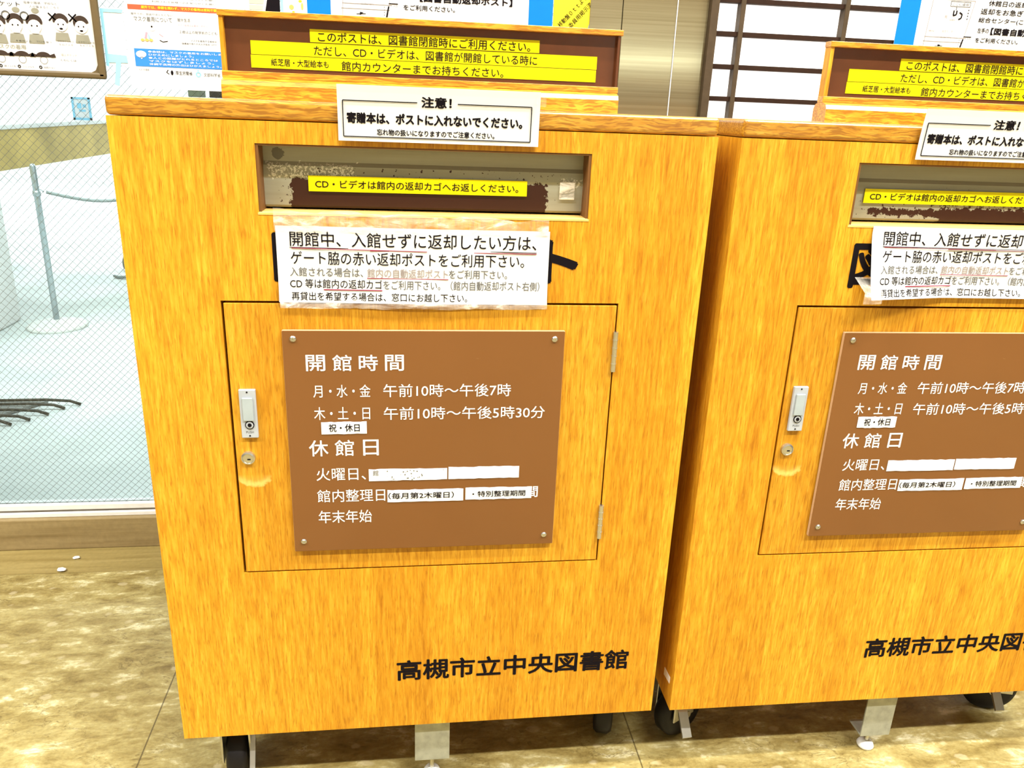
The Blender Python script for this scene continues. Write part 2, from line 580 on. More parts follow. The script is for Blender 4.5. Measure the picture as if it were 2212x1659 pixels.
def ring2(bm, x, z, r, w, y, mi=0, seg=18):
    for k in range(seg):
        a, b = 2 * math.pi * k / seg, 2 * math.pi * (k + 1) / seg
        line2(bm, (x + r * math.cos(a), z + r * math.sin(a)), (x + r * math.cos(b), z + r * math.sin(b)), w, y, mi)


_glyphs = {}


def glyph_mesh(text, bold):
    key = (text, round(bold, 4))
    if key not in _glyphs:
        cu = bpy.data.curves.new('lettering_curve', 'FONT')
        cu.body = text
        cu.size = 1.0
        cu.resolution_u = 3
        cu.offset = bold
        ob = bpy.data.objects.new('lettering_curve', cu)
        COL.objects.link(ob)
        bpy.context.view_layer.update()
        dg = bpy.context.evaluated_depsgraph_get()
        me = bpy.data.meshes.new_from_object(ob.evaluated_get(dg))
        vs = [v.co.copy() for v in me.vertices]
        fs = [tuple(p.vertices) for p in me.polygons]
        bpy.data.objects.remove(ob)
        bpy.data.curves.remove(cu)
        bpy.data.meshes.remove(me)
        _glyphs[key] = (vs, fs)
    return _glyphs[key]


def add_text(bm, text, x0, x1, z0, z1, y, mi=0, bold=0.0, rot=0.0, tilt=0.0):
    """lettering whose ink fills the rectangle x0..x1, z0..z1 on a vertical face at y"""
    bold = max(0.0, bold)
    vs, fs = glyph_mesh(text, 0.0)
    if not vs:
        return
    if bold:
        # heavier weight: the outline stamped in a small ring
        nvs, nfs = [], []
        for k in range(8):
            a = 2 * math.pi * k / 8
            off = len(nvs)
            nvs += [Vector((v.x + bold * math.cos(a), v.y + bold * math.sin(a), k * 6e-6)) for v in vs]
            nfs += [tuple(i + off for i in f) for f in fs]
        vs, fs = nvs, nfs
    ax, bx = min(v.x for v in vs), max(v.x for v in vs)
    ay, by = min(v.y for v in vs), max(v.y for v in vs)
    sx, sz = (x1 - x0) / max(bx - ax, 1e-6), (z1 - z0) / max(by - ay, 1e-6)
    cx, cz = (x0 + x1) / 2, (z0 + z1) / 2
    ca, sa = math.cos(rot), math.sin(rot)
    nv = []
    for v in vs:
        px, pz = x0 + (v.x - ax) * sx - cx, z0 + (v.y - ay) * sz - cz
        if rot:
            px, pz = px * ca - pz * sa, px * sa + pz * ca
        pz += tilt * px
        nv.append(bm.verts.new((cx + px, y - v.z, cz + pz)))
    for f in fs:
        try:
            fc = bm.faces.new([nv[i] for i in f])
            fc.material_index = mi
        except ValueError:
            pass


def tag(o, label=None, cat=None, group=None, kind=None):
    if label:
        o['label'] = label
    if cat:
        o['category'] = cat
    if group:
        o['group'] = group
    if kind:
        o['kind'] = kind
    return o


def empty(name, loc=(0, 0, 0), rz=0.0):
    o = bpy.data.objects.new(name, None)
    o.empty_display_size = 0.05
    o.location = loc
    o.rotation_euler = (0, 0, rz)
    COL.objects.link(o)
    return o


def struct(name, bm, m, label=None):
    o = finish(name, bm, m)
    tag(o, label, None, None, 'structure')
    return o


# ------------------------------------------------------------------ the setting
WY = 0.69           # face of the glass wall
bm = bmesh.new()
add_box(bm, -4.0, 5.5, -5.0, 0.588, -0.05, 0.0)
struct('floor', bm, M_FLOOR, 'olive beige stone pattern vinyl floor of the lobby')
bm = bmesh.new()
add_box(bm, -4.0, 5.5, 0.588, 0.72, -0.05, 0.0)
struct('trim_1', bm, M_STRIP, 'smooth stone threshold strip along the glass wall')
bm = bmesh.new()
add_box(bm, -4.0, 5.5, 0.679, 0.72, 0.0, 0.069, 0.002)
struct('baseboard_back', bm, M_BASEB, 'brown stone kerb under the glass wall')
bm = bmesh.new()
add_box(bm, -8.0, 8.0, 0.72, 9.0, -0.05, 0.0)
struct('floor_hall', bm, M_HALLFLOOR, 'pale bluish floor of the hall behind the glass')
bm = bmesh.new()
add_box(bm, -8.0, 8.0, 9.0, 9.1, 0, 2.8)
struct('wall_hall', bm, M_WALLW, 'white far wall of the hall')
bm = bmesh.new()
add_box(bm, -8.0, 8.0, -5.2, 0.79, 4.05, 4.15)
add_box(bm, -8.0, 8.0, 0.79, 9.1, 2.7, 2.8)
add_box(bm, -8.0, 8.0, 0.74, 0.79, 2.7, 4.15)
struct('ceiling', bm, M_CEIL)
bm = bmesh.new()
add_box(bm, -4.0, 5.5, -5.1, -5.0, 0, 4.05)
struct('wall_front', bm, M_LOBBYW)

# wired glass window left of the cladding
win = empty('window_1', (0, WY, 0))
tag(win, 'wired glass wall with white aluminium bottom frame', None, None, 'structure')
bm = bmesh.new()
add_box(bm, -3.0, 0.617, 0.0, 0.03, 0.069, 0.078, 0.001)
add_box(bm, -3.0, 0.617, 0.006, 0.03, 0.078, 0.087, 0.001, mi=1)
add_box(bm, -3.0, 0.617, 0.004, 0.03, 0.083, 0.0945, 0.001)
add_box(bm, -3.0, 0.617, 0.004, 0.03, 2.2, 4.05, 0.002)
finish('frame', bm, [M_ALU, M_ALUD], win)
bm = bmesh.new()
add_box(bm, -3.0, 0.617, 0.014, 0.019, 0.0945, 2.2)
finish('pane', bm, M_GLASS, win)
bm = bmesh.new()
gx0, gx1, gz0, gz1, ww = -1.3, 0.617, 0.0945, 1.35, 0.00058
for sgn in (1, -1):
    c = -4.0
    while c < 4.0:
        # line z = sgn * x + c clipped to the pane
        xs = sorted(((gz0 - c) * sgn, (gz1 - c) * sgn))
        xa, xb = max(gx0, xs[0]), min(gx1, xs[1])
        if xb - xa > 0.01:
            w = ww if sgn > 0 else ww * 0.6
            line2(bm, (xa, sgn * xa + c), (xb, sgn * xb + c), w, 0.0139)
        c += 0.0145
finish('wire_mesh', bm, M_WIRE, win)

# cladding column between glass and lattice
bm = bmesh.new()
for a, b, yy in ((0.617, 0.6765, 0.0), (0.678, 0.7785, 0.001), (0.780, 0.839, 0.001)):
    add_box(bm, a, b, WY - 0.004 + yy, WY + 0.1, 0.0, 4.05, 0.0008)
add_box(bm, 0.7785, 0.780, WY - 0.0045, WY + 0.1, 0.0, 4.05, mi=1)  # white strip imitates the bright highlight along the joint
struct('wall_back', bm, [M_COLUMN, M_ALU], 'brushed brown grey wall cladding beside the lattice')

lat = empty('window_2', (0, WY, 0))
tag(lat, 'dark wooden lattice window with white panels', None, None, 'structure')
bm = bmesh.new()
add_box(bm, 0.839, 0.854, -0.016, 0.03, 0.0, 2.7, 0.001)
for x in (0.903, 1.106, 1.309, 1.512, 1.715):
    add_box(bm, x - 0.0045, x + 0.0045, -0.008, 0.012, 0.0, 2.7, 0.0008)
z = 0.929 - 0.0567 * 14
while z < 1.6:
    add_box(bm, 0.854, 2.2, -0.004, 0.012, z - 0.0042, z + 0.0042, 0.0005, mi=1)
    z += 0.0567
finish('lattice_bars', bm, [M_LATTICE, M_LATDARK], lat)
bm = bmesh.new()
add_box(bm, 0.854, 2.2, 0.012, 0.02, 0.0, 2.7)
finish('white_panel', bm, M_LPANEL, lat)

bm = bmesh.new()
zr = 1.0 + 0.062 * 5.69
add_box(bm, 1.75, 2.9, -4.999, -4.99, zr - 0.05, zr + 0.06)  # unseen glowing strip, added to put a light streak on the cladding
M_STREAKGLOW = plain('streak_glow', (0.9, 0.95, 0.95, 1), 0.4)
M_STREAKGLOW.node_tree.nodes['Principled BSDF'].inputs['Emission Color'].default_value = (0.85, 1.0, 0.98, 1)
M_STREAKGLOW.node_tree.nodes['Principled BSDF'].inputs['Emission Strength'].default_value = 9.0
struct('streak_glow_strip', bm, M_STREAKGLOW, 'added glowing strip on the unseen lobby wall, mirrored in the cladding')

# ------------------------------------------------------------------ hall behind the glass
ctr = empty('service_counter', (-1.32, 2.4, 0))
tag(ctr, 'long service counter with yellow wooden front band seen behind the wired glass', 'counter')
bm = bmesh.new()
add_box(bm, -0.03, 0.012, -0.7, 1.45, 0.59, 0.745, 0.003)
finish('front_band', bm, M_COUNTERY, ctr)
bm = bmesh.new()
add_box(bm, -1.0, 0.02, -0.7, 1.46, 0.745, 0.765, 0.004)
finish('counter_top', bm, M_WALLW, ctr)
bm = bmesh.new()
add_box(bm, -0.9, 0.02, -0.7, 0.13, 0.0, 0.588, 0.01)
finish('counter_body', bm, M_WALLW, ctr)
bm = bmesh.new()
add_box(bm, -0.9, -0.75, 1.38, 1.45, 0.0, 0.745)
finish('support_panel', bm, M_WALLW, ctr)

cs = empty('card_stand', (-1.34, 3.55, 0.765))
tag(cs, 'small light blue framed card standing on the counter behind the glass', 'sign')
bm = bmesh.new()
add_box(bm, -0.036, 0.052, 0.0, 0.004, 0.0, 0.108)
finish('card', bm, M_WHITE, cs)
bm = bmesh.new()
for a in ((-0.036, 0.052, 0.0, 0.011), (-0.036, 0.052, 0.099, 0.108), (-0.036, -0.026, 0.0, 0.108), (0.042, 0.052, 0.0, 0.108)):
    add_box(bm, a[0], a[1], -0.004, 0.0, a[2], a[3])
for a in ((-0.012, 0.008, 0.055, 0.08), (0.014, 0.03, 0.06, 0.075), (-0.005, 0.026, 0.04, 0.05)):
    add_box(bm, a[0], a[1], -0.0015, 0.0, a[2], a[3])
finish('blue_border', bm, M_LBLUE, cs)

bp = empty('barrier_post', (-1.119, 2.421, 0))
tag(bp, 'slim grey barrier post on a white disc base behind the glass', 'post')
bm = bmesh.new()
add_lathe(bm, [(0.001, 0.0), (0.110, 0.0), (0.112, 0.008), (0.100, 0.016), (0.04, 0.024), (0.016, 0.032), (0.001, 0.033)])
finish('base', bm, M_WPLASTIC, bp, True)
bm = bmesh.new()
add_lathe(bm, [(0.001, 0.02), (0.011, 0.02), (0.011, 0.625), (0.008, 0.634), (0.001, 0.636)], seg=20)
finish('pole', bm, M_CHROME, bp, True)
bm = bmesh.new()
add_lathe(bm, [(0.0115, 0.515), (0.014, 0.517), (0.014, 0.535), (0.0115, 0.537)], seg=20)
add_tube(bm, [(0.013 + 0.012 * math.cos(a), 0, 0.53 + 0.012 * math.sin(a)) for a in [math.pi * (1 - k / 6) for k in range(1, 7)]], 0.003)
finish('collar', bm, M_CHROME, bp, True)
bm = bmesh.new()
pts = []
for k in range(25):
    t = k / 24
    pts.append((-1.0845 + t * 0.42, 2.421 + t * 0.2, 0.532 - 0.052 * math.sin(math.pi * min(1, t * 1.02)) + 0.03 * t))
add_tube(bm, pts, 0.0065)
ch = finish('barrier_rope', bm, M_CHAIN, None, True)
tag(ch, 'thin grey rope sagging from the barrier post behind the glass', 'rope')

rk = empty('slatted_rack', (-0.70, 1.52, 0))
tag(rk, 'low grey rack with dark slats on the pale floor behind the glass', 'rack')
for k, (x, y) in enumerate([(-.70, 1.52), (-.733, 1.487), (-.759, 1.439), (-.792, 1.397), (-.827, 1.363)]):
    bm = bmesh.new()
    x, y = x + 0.70, y - 1.52
    add_tube(bm, [(x, y, 0.0045), (x - 0.03, y + 0.004, 0.014), (x - 0.10, y + 0.006, 0.018), (x - 0.62, y - 0.01, 0.018)], 0.0045, 6)
    finish('slat', bm, M_DARKSLAT, rk, True)
bm = bmesh.new()
quadpts = [(-0.10, 0.02), (-0.62, 0.01), (-0.66, -0.18), (-0.24, -0.165)]
a = [bm.verts.new((x, y, 0.010)) for x, y in quadpts]
b = [bm.verts.new((x, y, 0.002)) for x, y in quadpts]
bm.faces.new(a)
bm.faces.new(b[::-1])
for i in range(4):
    bm.faces.new((a[i], b[i], b[(i + 1) % 4], a[(i + 1) % 4]))
finish('tray', bm, M_GREYB, rk)

whl = empty('chair_base', (-1.22, 3.60, 0))
tag(whl, 'dark castor and curved foot of a chair behind the glass beside the box', 'chair')
bm = bmesh.new()
add_lathe(bm, [(0.01, -0.018), (0.034, -0.018), (0.036, -0.012), (0.036, 0.012), (0.034, 0.018), (0.01, 0.018)], (0, 0, 0.036), axis='X')
finish('castor', bm, M_OLIVE, whl, True)
bm = bmesh.new()
add_tube(bm, [(0.0, -0.22, 0.01), (0.03, -0.24, 0.008), (0.08, -0.25, 0.012), (0.14, -0.2, 0.05), (0.15, -0.05, 0.09), (0.02, 0.0, 0.075)], 0.008)
finish('foot', bm, M_CHAIN, whl, True)

shelf = empty('low_shelf', (-0.72, 3.6, 0))
tag(shelf, 'white low shelf behind the glass left of the first sign stand', 'shelf')
bm = bmesh.new()
add_box(bm, -0.28, 0.9, 0.0, 0.35, 0.0, 0.895, 0.004)
finish('shelf_body', bm, M_WALLW, shelf)
for nm, x0, x1, m, lb in (('storage_box', -0.835, -0.775, M_SHELFG, 'grey green box on the white shelf behind the glass'),
                          ('storage_box', -0.73, -0.64, M_SHELFB, 'dark brown box on the white shelf behind the glass')):
    bm = bmesh.new()
    add_box(bm, x0, x1, 3.63, 3.75, 0.895, 0.945, 0.003)
    tag(finish(nm, bm, m), lb, 'box')

# ------------------------------------------------------------------ posters on the glass wall
PY = WY - 0.0005


def poster_root(name, x, z, label, cat, group=None):
    r = empty(name, (x, PY, z))
    tag(r, label, cat, group)
    return r


def local(bmfun):
    return bmfun


# etiquette poster in a brown frame
r = poster_root('framed_poster', -0.40, 0.92, 'white etiquette poster in a rounded brown frame on the wired glass', 'poster')
ox, oz = -0.40, 0.92
bm = bmesh.new()
plate(bm, -0.24, 0.166, -0.002, 0.006, 0.33, 0.002)
finish('sheet', bm, M_LAMI, r)
bm = bmesh.new()
add_box(bm, -0.25, 0.174, -0.010, -0.0005, -0.002, 0.0085, 0.003)
add_box(bm, 0.1625, 0.1745, -0.010, -0.0005, 0.0, 0.34, 0.003)
add_box(bm, -0.25, 0.174, -0.010, -0.0005, 0.328, 0.34, 0.003)
add_box(bm, -0.25, -0.238, -0.010, -0.0005, 0.0, 0.34, 0.003)
quad(bm, [(0.163, 0.008), (0.163, 0.022), (0.158, 0.012), (0.150, 0.008)], -0.0045, 0.002)
finish('frame', bm, M_BROWNFR, r)
bm = bmesh.new()
y = -0.0045
# mats: 0 hair 1 skin/white 2 olive 3 ink 4 grey


def face_icon(cx, cz, s, mask=True, tilt=0.0):
    disc(bm, cx, cz + 0.004 * s, 0.013 * s, 0.012 * s, y, 0, 18, -0.25 + tilt, math.pi + 0.25 + tilt)
    disc(bm, cx, cz - 0.003 * s, 0.0105 * s, 0.0105 * s, y - 0.0004, 1, 18)
    for sx in (-1, 1):
        disc(bm, cx + sx * 0.0042 * s, cz - 0.002 * s, 0.0012 * s, 0.0014 * s, y - 0.0008, 3, 8)
    if mask:
        quad(bm, [(cx - 0.008 * s, cz - 0.006 * s), (cx + 0.008 * s, cz - 0.006 * s), (cx + 0.006 * s, cz - 0.014 * s), (cx - 0.006 * s, cz - 0.014 * s)], y - 0.0008, mi=5)
    else:
        disc(bm, cx, cz - 0.009 * s, 0.003 * s, 0.0016 * s, y - 0.0008, 3, 8)
    quad(bm, [(cx - 0.0125 * s, cz - 0.029 * s), (cx + 0.0125 * s, cz - 0.029 * s), (cx + 0.010 * s, cz - 0.0155 * s), (cx - 0.010 * s, cz - 0.0155 * s)], y, mi=2)


for cx, cz in ((-0.389, 0.998), (-0.361, 1.000), (-0.331, 1.0)):
    face_icon(cx - ox, cz - oz, 1.0)
face_icon(-0.289 - ox, 1.004 - oz, 0.95, False)
face_icon(-0.257 - ox, 1.002 - oz, 0.95, False, 0.3)
for cx, cz in ((-0.374, 1.0125), (-0.345, 1.0125)):
    ring2(bm, cx - ox, cz - oz, 0.0062, 0.0018, y, 4)
for cx, cz in ((-0.301, 1.013), (-0.269, 1.013)):
    line2(bm, (cx - 0.006 - ox, cz - 0.006 - oz), (cx + 0.006 - ox, cz + 0.006 - oz), 0.0022, y, 3)
    line2(bm, (cx - 0.006 - ox, cz + 0.006 - oz), (cx + 0.006 - ox, cz - 0.006 - oz), 0.0022, y, 3)
for cx, cz in ((-0.357, 1.0215), (-0.327, 1.0215)):
    disc(bm, cx - ox, cz - oz, 0.006, 0.004, y, 2, 14)
for cx in (-0.391, -0.358, -0.324):
    disc(bm, cx - ox, 0.950 - oz, 0.012, 0.008, y, 0, 14, 0, math.pi)
    for s in (-1, 1):
        quad(bm, [(cx + s * 0.010 - ox, 0.953 - oz), (cx + s * 0.018 - ox, 0.956 - oz), (cx + s * 0.020 - ox, 0.950 - oz), (cx + s * 0.013 - ox, 0.949 - oz)][::s], y, mi=0)
    ring2(bm, cx - ox, 0.945 - oz, 0.006, 0.0005, y, 4, 12)
add_text(bm, '咳エチケット', -0.418 - ox, -0.349 - ox, 1.026 - oz, 1.034 - oz, y - 0.0003, 3, 0.0)
add_text(bm, '電車や職場、学校など', -0.343 - ox, -0.29 - ox, 1.0315 - oz, 1.0355 - oz, y - 0.0003, 4)
add_text(bm, '人が集まるところで', -0.335 - ox, -0.288 - ox, 1.0255 - oz, 1.0295 - oz, y - 0.0003, 4)
add_text(bm, '正しいマスクの着用', -0.426 - ox, -0.350 - ox, 0.9605 - oz, 0.968 - oz, y - 0.0003, 2, 0.01)
for cx, t in ((-0.352, 'を着用する'), (-0.320, 'で口を覆う')):
    add_text(bm, t, cx - 0.012 - ox, cx + 0.012 - ox, 0.972 - oz, 0.975 - oz, y - 0.0003, 4)
for cx in (-0.285, -0.252):
    add_text(bm, 'せきやくしゃみ', cx - 0.013 - ox, cx + 0.013 - ox, 0.9745 - oz, 0.9775 - oz, y - 0.0003, 4)
    add_text(bm, 'をおさえる', cx - 0.011 - ox, cx + 0.011 - ox, 0.9695 - oz, 0.9725 - oz, y - 0.0003, 4)
for k, cx in enumerate((-0.386, -0.357, -0.323)):
    ring2(bm, cx - 0.008 - ox, 0.9335 - oz, 0.002, 0.0012, y, 3, 10)
    add_text(bm, ('鼻と口を', 'ゴムひもを', '隙間がない')[k], cx - 0.003 - ox, cx + 0.016 - ox, 0.932 - oz, 0.935 - oz, y - 0.0003, 4)
add_text(bm, '咳エチケット', -0.295 - ox, -0.270 - ox, 0.9525 - oz, 0.957 - oz, y - 0.0003, 2)
add_text(bm, 'くわしくは', -0.297 - ox, -0.272 - ox, 0.9445 - oz, 0.948 - oz, y - 0.0003, 3)
finish('print', bm, [M_HAIR, M_SKIN, M_OLIVE, M_INK, M_GREYINK, M_WHITE], r)

# sheet held with light blue tape
r = poster_root('taped_sheet', -0.207, 0.92, 'narrow white sheet held to the glass with light blue tape', 'paper')
bm = bmesh.new()
plate(bm, -0.017, 0.018, 0.0, 0.022, 0.112, 0.0004)
finish('sheet', bm, M_WHITE, r)
bm = bmesh.new()
quad(bm, [(-0.0155, 0.105), (0.0165, 0.105), (0.0185, 0.1105), (-0.018, 0.1105)], -0.0006, 0.0006)
quad(bm, [(-0.018, 0.02), (-0.0135, 0.02), (-0.0135, 0.1105), (-0.018, 0.1105)], -0.0006, 0.0008)
quad(bm, [(-0.0145, 0.026), (0.0175, 0.026), (0.0165, 0.038), (-0.016, 0.040)], -0.0006, 0.0006)
quad(bm, [(-0.008, -0.01), (-0.001, -0.012), (0.006, 0.026), (-0.002, 0.026)], -0.0006, 0.0008)
finish('tape', bm, M_LBLUE, r)

# white mask-wearing poster
r = poster_root('information_poster', -0.18, 0.905, 'white information poster with orange banner and blue text box left of the first sign stand', 'poster')
ox, oz = -0.18, 0.905
bm = bmesh.new()
plate(bm, -0.008, 0.165, 0.0, 0.001, 0.136, 0.0005)
finish('sheet', bm, M_LAMI, r)
bm = bmesh.new()
y = -0.0006
# mats 0 red 1 blue 2 white 3 ink 4 grey 5 pink 6 orange 7 light blue 8 skin
quad(bm, [(0.0, 0.127), (0.16, 0.127), (0.16, 0.1345), (0.0, 0.1345)], y, mi=0)
add_text(bm, '屋外では、季節を問わず、マスクの着用は原則不要です。', 0.022, 0.158, 0.1287, 0.1332, y - 0.0006, 9, 0.01)
quad(bm, [(0.003, 0.037), (0.16, 0.037), (0.16, 0.0655), (0.003, 0.0655)], y, mi=1)
for k, t in enumerate(('●会話は、マスクの着用をお願いします。', '　 ひかえめにしましょう。', '●人との距離がとれるところでは', '　 マスクをはずしましょう。', '　 体調不良時の外出はひかえましょう。')):
    add_text(bm, t, 0.026, 0.026 + (0.132, 0.075, 0.115, 0.108, 0.12)[k], 0.0595 - k * 0.0050, 0.0630 - k * 0.0050, y - 0.0006, 2, 0.004)
disc(bm, 0.014, 0.0565, 0.0085, 0.0055, y - 0.0004, 2, 18)
quad(bm, [(0.012, 0.052), (0.017, 0.052), (0.014, 0.0485)], y - 0.0004, mi=2)
add_text(bm, '屋外での、会話がほとんどない', 0.004, 0.072, 0.1185, 0.122, y - 0.0003, 4)
add_text(bm, 'マスク着用について', 0.008, 0.070, 0.1085, 0.1165, y - 0.0003, 4, -0.004)
add_text(bm, '屋外生活', 0.079, 0.100, 0.1110, 0.1165, y - 0.0003, 4)
add_text(bm, 'マスク着用は必要ありません', 0.079, 0.128, 0.1040, 0.1075, y - 0.0003, 5)
add_text(bm, '２歳以上の就学前のこども', 0.081, 0.143, 0.0925, 0.0975, y - 0.0003, 4)
add_text(bm, '個々の状況に応じて一律には求めません', 0.081, 0.143, 0.0855, 0.089, y - 0.0003, 8)
add_text(bm, 'マスクを着用する場合は', 0.098, 0.141, 0.0800, 0.0832, y - 0.0003, 3)
add_text(bm, '保護者や周りの大人が気をつけて', 0.083, 0.141, 0.0750, 0.0782, y - 0.0003, 3)
disc(bm, 0.036, 0.100, 0.0065, 0.006, y, 8, 16)
disc(bm, 0.036, 0.101, 0.0015, 0.0015, y - 0.0004, 3, 8)
quad(bm, [(0.022, 0.082), (0.026, 0.082), (0.028, 0.092), (0.025, 0.092)], y, mi=5)
quad(bm, [(0.029, 0.082), (0.033, 0.082), (0.028, 0.092)], y, mi=7)
for x in (0.019, 0.026, 0.033):
    disc(bm, x, 0.0795, 0.0032, 0.0022, y - 0.0004, 6, 10)
line2(bm, (0.047, 0.080), (0.052, 0.0775), 0.0012, y, 3)
line2(bm, (0.052, 0.0775), (0.060, 0.079), 0.0012, y, 3)
line2(bm, (0.047, 0.090), (0.053, 0.086), 0.0010, y, 5)
add_text(bm, 'マスクの着用', 0.007, 0.024, 0.030, 0.0335, y - 0.0003, 4)
line2(bm, (0.057, 0.026), (0.053, 0.029), 0.0012, y, 3)
line2(bm, (0.053, 0.029), (0.056, 0.033), 0.0012, y, 3)
disc(bm, 0.062, 0.0285, 0.0022, 0.004, y, 3, 10)
add_text(bm, '厚生労働省', 0.068, 0.096, 0.0255, 0.0320, y - 0.0003, 3)
ring2(bm, 0.106, 0.0275, 0.0036, 0.0022, y, 7, 14)
disc(bm, 0.106, 0.034, 0.0014, 0.0014, y, 7, 8)
add_text(bm, '文部科学省', 0.115, 0.143, 0.0245, 0.0305, y - 0.0003, 4)
finish('print', bm, [M_REDPRINT, M_BANNER, M_WHITE, M_INK, M_GREYINK, M_PINK, M_ORPRINT, M_LBLUE, M_SKIN, M_YPRINT], r)

# upper white sheet, black card, coloured leaflet
r = poster_root('upper_notice', -0.18, 1.038, 'white sheet with small grey print above the orange banner poster', 'paper')
bm = bmesh.new()
quad(bm, [(-0.005, 0.004), (0.232, 0.002), (0.245, 0.12), (-0.005, 0.12)], 0.0, 0.0005)
finish('sheet', bm, M_WHITE, r)
bm = bmesh.new()
for k in range(3):
    add_text(bm, '利用される皆様へのお知らせとお願い', 0.04, 0.145, 0.006 + k * 0.006, 0.009 + k * 0.006, -0.0008, 0)
quad(bm, [(0.200, 0.003), (0.222, 0.003), (0.224, 0.0105), (0.200, 0.0105)], -0.0006, mi=1)
quad(bm, [(0.200, 0.0125), (0.224, 0.0125), (0.226, 0.022), (0.200, 0.022)], -0.0006, mi=1)
finish('print', bm, [M_GREYINK, plain('sage_print', (0.55, 0.58, 0.42, 1), 0.6)], r)
bm = bmesh.new()
quad(bm, [(0.046, 1.036), (0.0715, 1.036), (0.0722, 1.10), (0.060, 1.10)], PY - 0.001, 0.001)
tag(finish('black_card', bm, M_INK), 'black slanted card on the glass beside the coloured leaflet', 'card')
r = poster_root('coloured_leaflet', 0.073, 1.036, 'white leaflet with orange drawings left of the blue edged notice', 'leaflet')
bm = bmesh.new()
quad(bm, [(0.0, 0.0), (0.045, 0.0), (0.046, 0.09), (0.0, 0.09)], 0.0, 0.0006)
finish('sheet', bm, plain('cream_paper', (0.90, 0.88, 0.78, 1), 0.6), r)
bm = bmesh.new()
quad(bm, [(0.0, 0.0), (0.004, 0.0), (0.005, 0.09), (0.0, 0.09)], -0.0007, mi=1)
disc(bm, 0.018, 0.012, 0.004, 0.004, -0.0007, 0, 10)
disc(bm, 0.036, 0.014, 0.002, 0.006, -0.0007, 0, 10)
disc(bm, 0.021, 0.0045, 0.0025, 0.0015, -0.0007, 2, 10)
disc(bm, 0.033, 0.022, 0.003, 0.002, -0.0007, 2, 10)
finish('print', bm, [M_ORPRINT, M_LBLUE, M_YPRINT], r)


def return_notice(x, z, label, dy=0.0):
    """blue edged notice with a floor plan; x, z is its lower left corner"""
    r = poster_root('blue_edged_notice', x, z, label, 'notice', 'blue edged return notices on the wall')
    r.location.y -= dy
    bm = bmesh.new()
    plate(bm, 0.0, 0.4315, 0.0, 0.0, 0.27, 0.0006)
    finish('sheet', bm, M_LAMI, r)
    bm = bmesh.new()
    for a, b in ((0.0, 0.040), (0.388, 0.4315)):
        plate(bm, a, b, -0.0006, 0.0, 0.27, 0.0005)
    plate(bm, 0.0, 0.4315, -0.0006, 0.235, 0.27, 0.0005)
    finish('blue_border', bm, M_BLUE, r)
    bm = bmesh.new()
    y = -0.001
    W = 0.117
    # plan
    for p, q in (((0.060, 0.0), (0.064, 0.085)), ((0.138, 0.0), (0.150, 0.085)), ((0.064, 0.085), (0.150, 0.085)), ((0.058, 0.012), (0.142, 0.012)), ((0.060, 0.02), (0.146, 0.02))):
        line2(bm, p, q, 0.0005, y, 1)
    line2(bm, (0.136, 0.0), (0.140, 0.018), 0.0024, y, 0)
    line2(bm, (0.140, 0.0225), (0.156, 0.0225), 0.0014, y, 0)
    add_text(bm, '入口', 0.148, 0.155, 0.0175, 0.0208, y - 0.0002, 0)
    for k in range(4):
        add_text(bm, '・', 0.1318, 0.1330, 0.003 + k * 0.0042, 0.0045 + k * 0.0042, y - 0.0002, 0)
    add_text(bm, '（エスカレーター）', 0.092, 0.114, 0.0185, 0.0222, y - 0.0002, 0)
    line2(bm, (0.084, 0.0035), (0.100, 0.0045), 0.0008, y, 0)
    quad(bm, [(0.090, 0.002), (0.096, 0.006), (0.090, 0.007)], y, mi=0)
    add_text(bm, 'ここに返却', 0.104, 0.138, 0.0755, 0.0805, y - 0.0002, 0)
    for p, q in (((0.101, 0.074), (0.141, 0.074)), ((0.101, 0.0825), (0.141, 0.0825)), ((0.101, 0.074), (0.101, 0.0825)), ((0.141, 0.074), (0.141, 0.0825))):
        line2(bm, p, q, 0.0005, y, 0)
    for p, q in (((0.110, 0.058), (0.110, 0.067)), ((0.110, 0.058), (0.116, 0.060)), ((0.116, 0.060), (0.116, 0.067)), ((0.122, 0.052), (0.127, 0.054)), ((0.127, 0.054), (0.128, 0.061)), ((0.128, 0.061), (0.122, 0.064))):
        line2(bm, p, q, 0.0024, y, 0)
    line2(bm, (0.114, 0.067), (0.114, 0.074), 0.0007, y, 0)
    add_text(bm, '館', 0.093, 0.099, 0.053, 0.059, y - 0.0002, 1)
    add_text(bm, '図書館', 0.104, 0.116, 0.049, 0.0525, y - 0.0002, 1)
    for k in range(4):
        add_text(bm, '◆', 0.1385, 0.141, 0.052 + k * 0.005, 0.055 + k * 0.005, y - 0.0002, 0)
    add_text(bm, '総合センター', 0.094, 0.120, 0.0285, 0.033, y - 0.0002, 1)
    add_text(bm, '階段', 0.066, 0.078, 0.0285, 0.032, y - 0.0002, 1)
    # text
    add_text(bm, 'をご利用ください。', 0.1655, 0.256, 0.0135, 0.0225, y - 0.0002, 0, 0.012)
    add_text(bm, '左手の', 0.166, 0.190, 0.0305, 0.0395, y - 0.0002, 0, 0.012)
    add_text(bm, '【図書自動返却ポスト】', 0.194, 0.358, 0.0280, 0.0410, y - 0.0002, 0, 0.03)
    add_text(bm, '総合センター(この建物)１階', 0.164, 0.330, 0.0475, 0.0580, y - 0.0002, 0, 0.012)
    add_text(bm, '返却をお急ぎの場合は、', 0.165, 0.320, 0.0630, 0.0735, y - 0.0002, 0, 0.012)
    add_text(bm, '休館日の返却の場合', 0.178, 0.300, 0.0780, 0.0880, y - 0.0002, 0, 0.012)
    finish('print', bm, [M_INK, M_FADED, M_GREYINK], r)
    return r


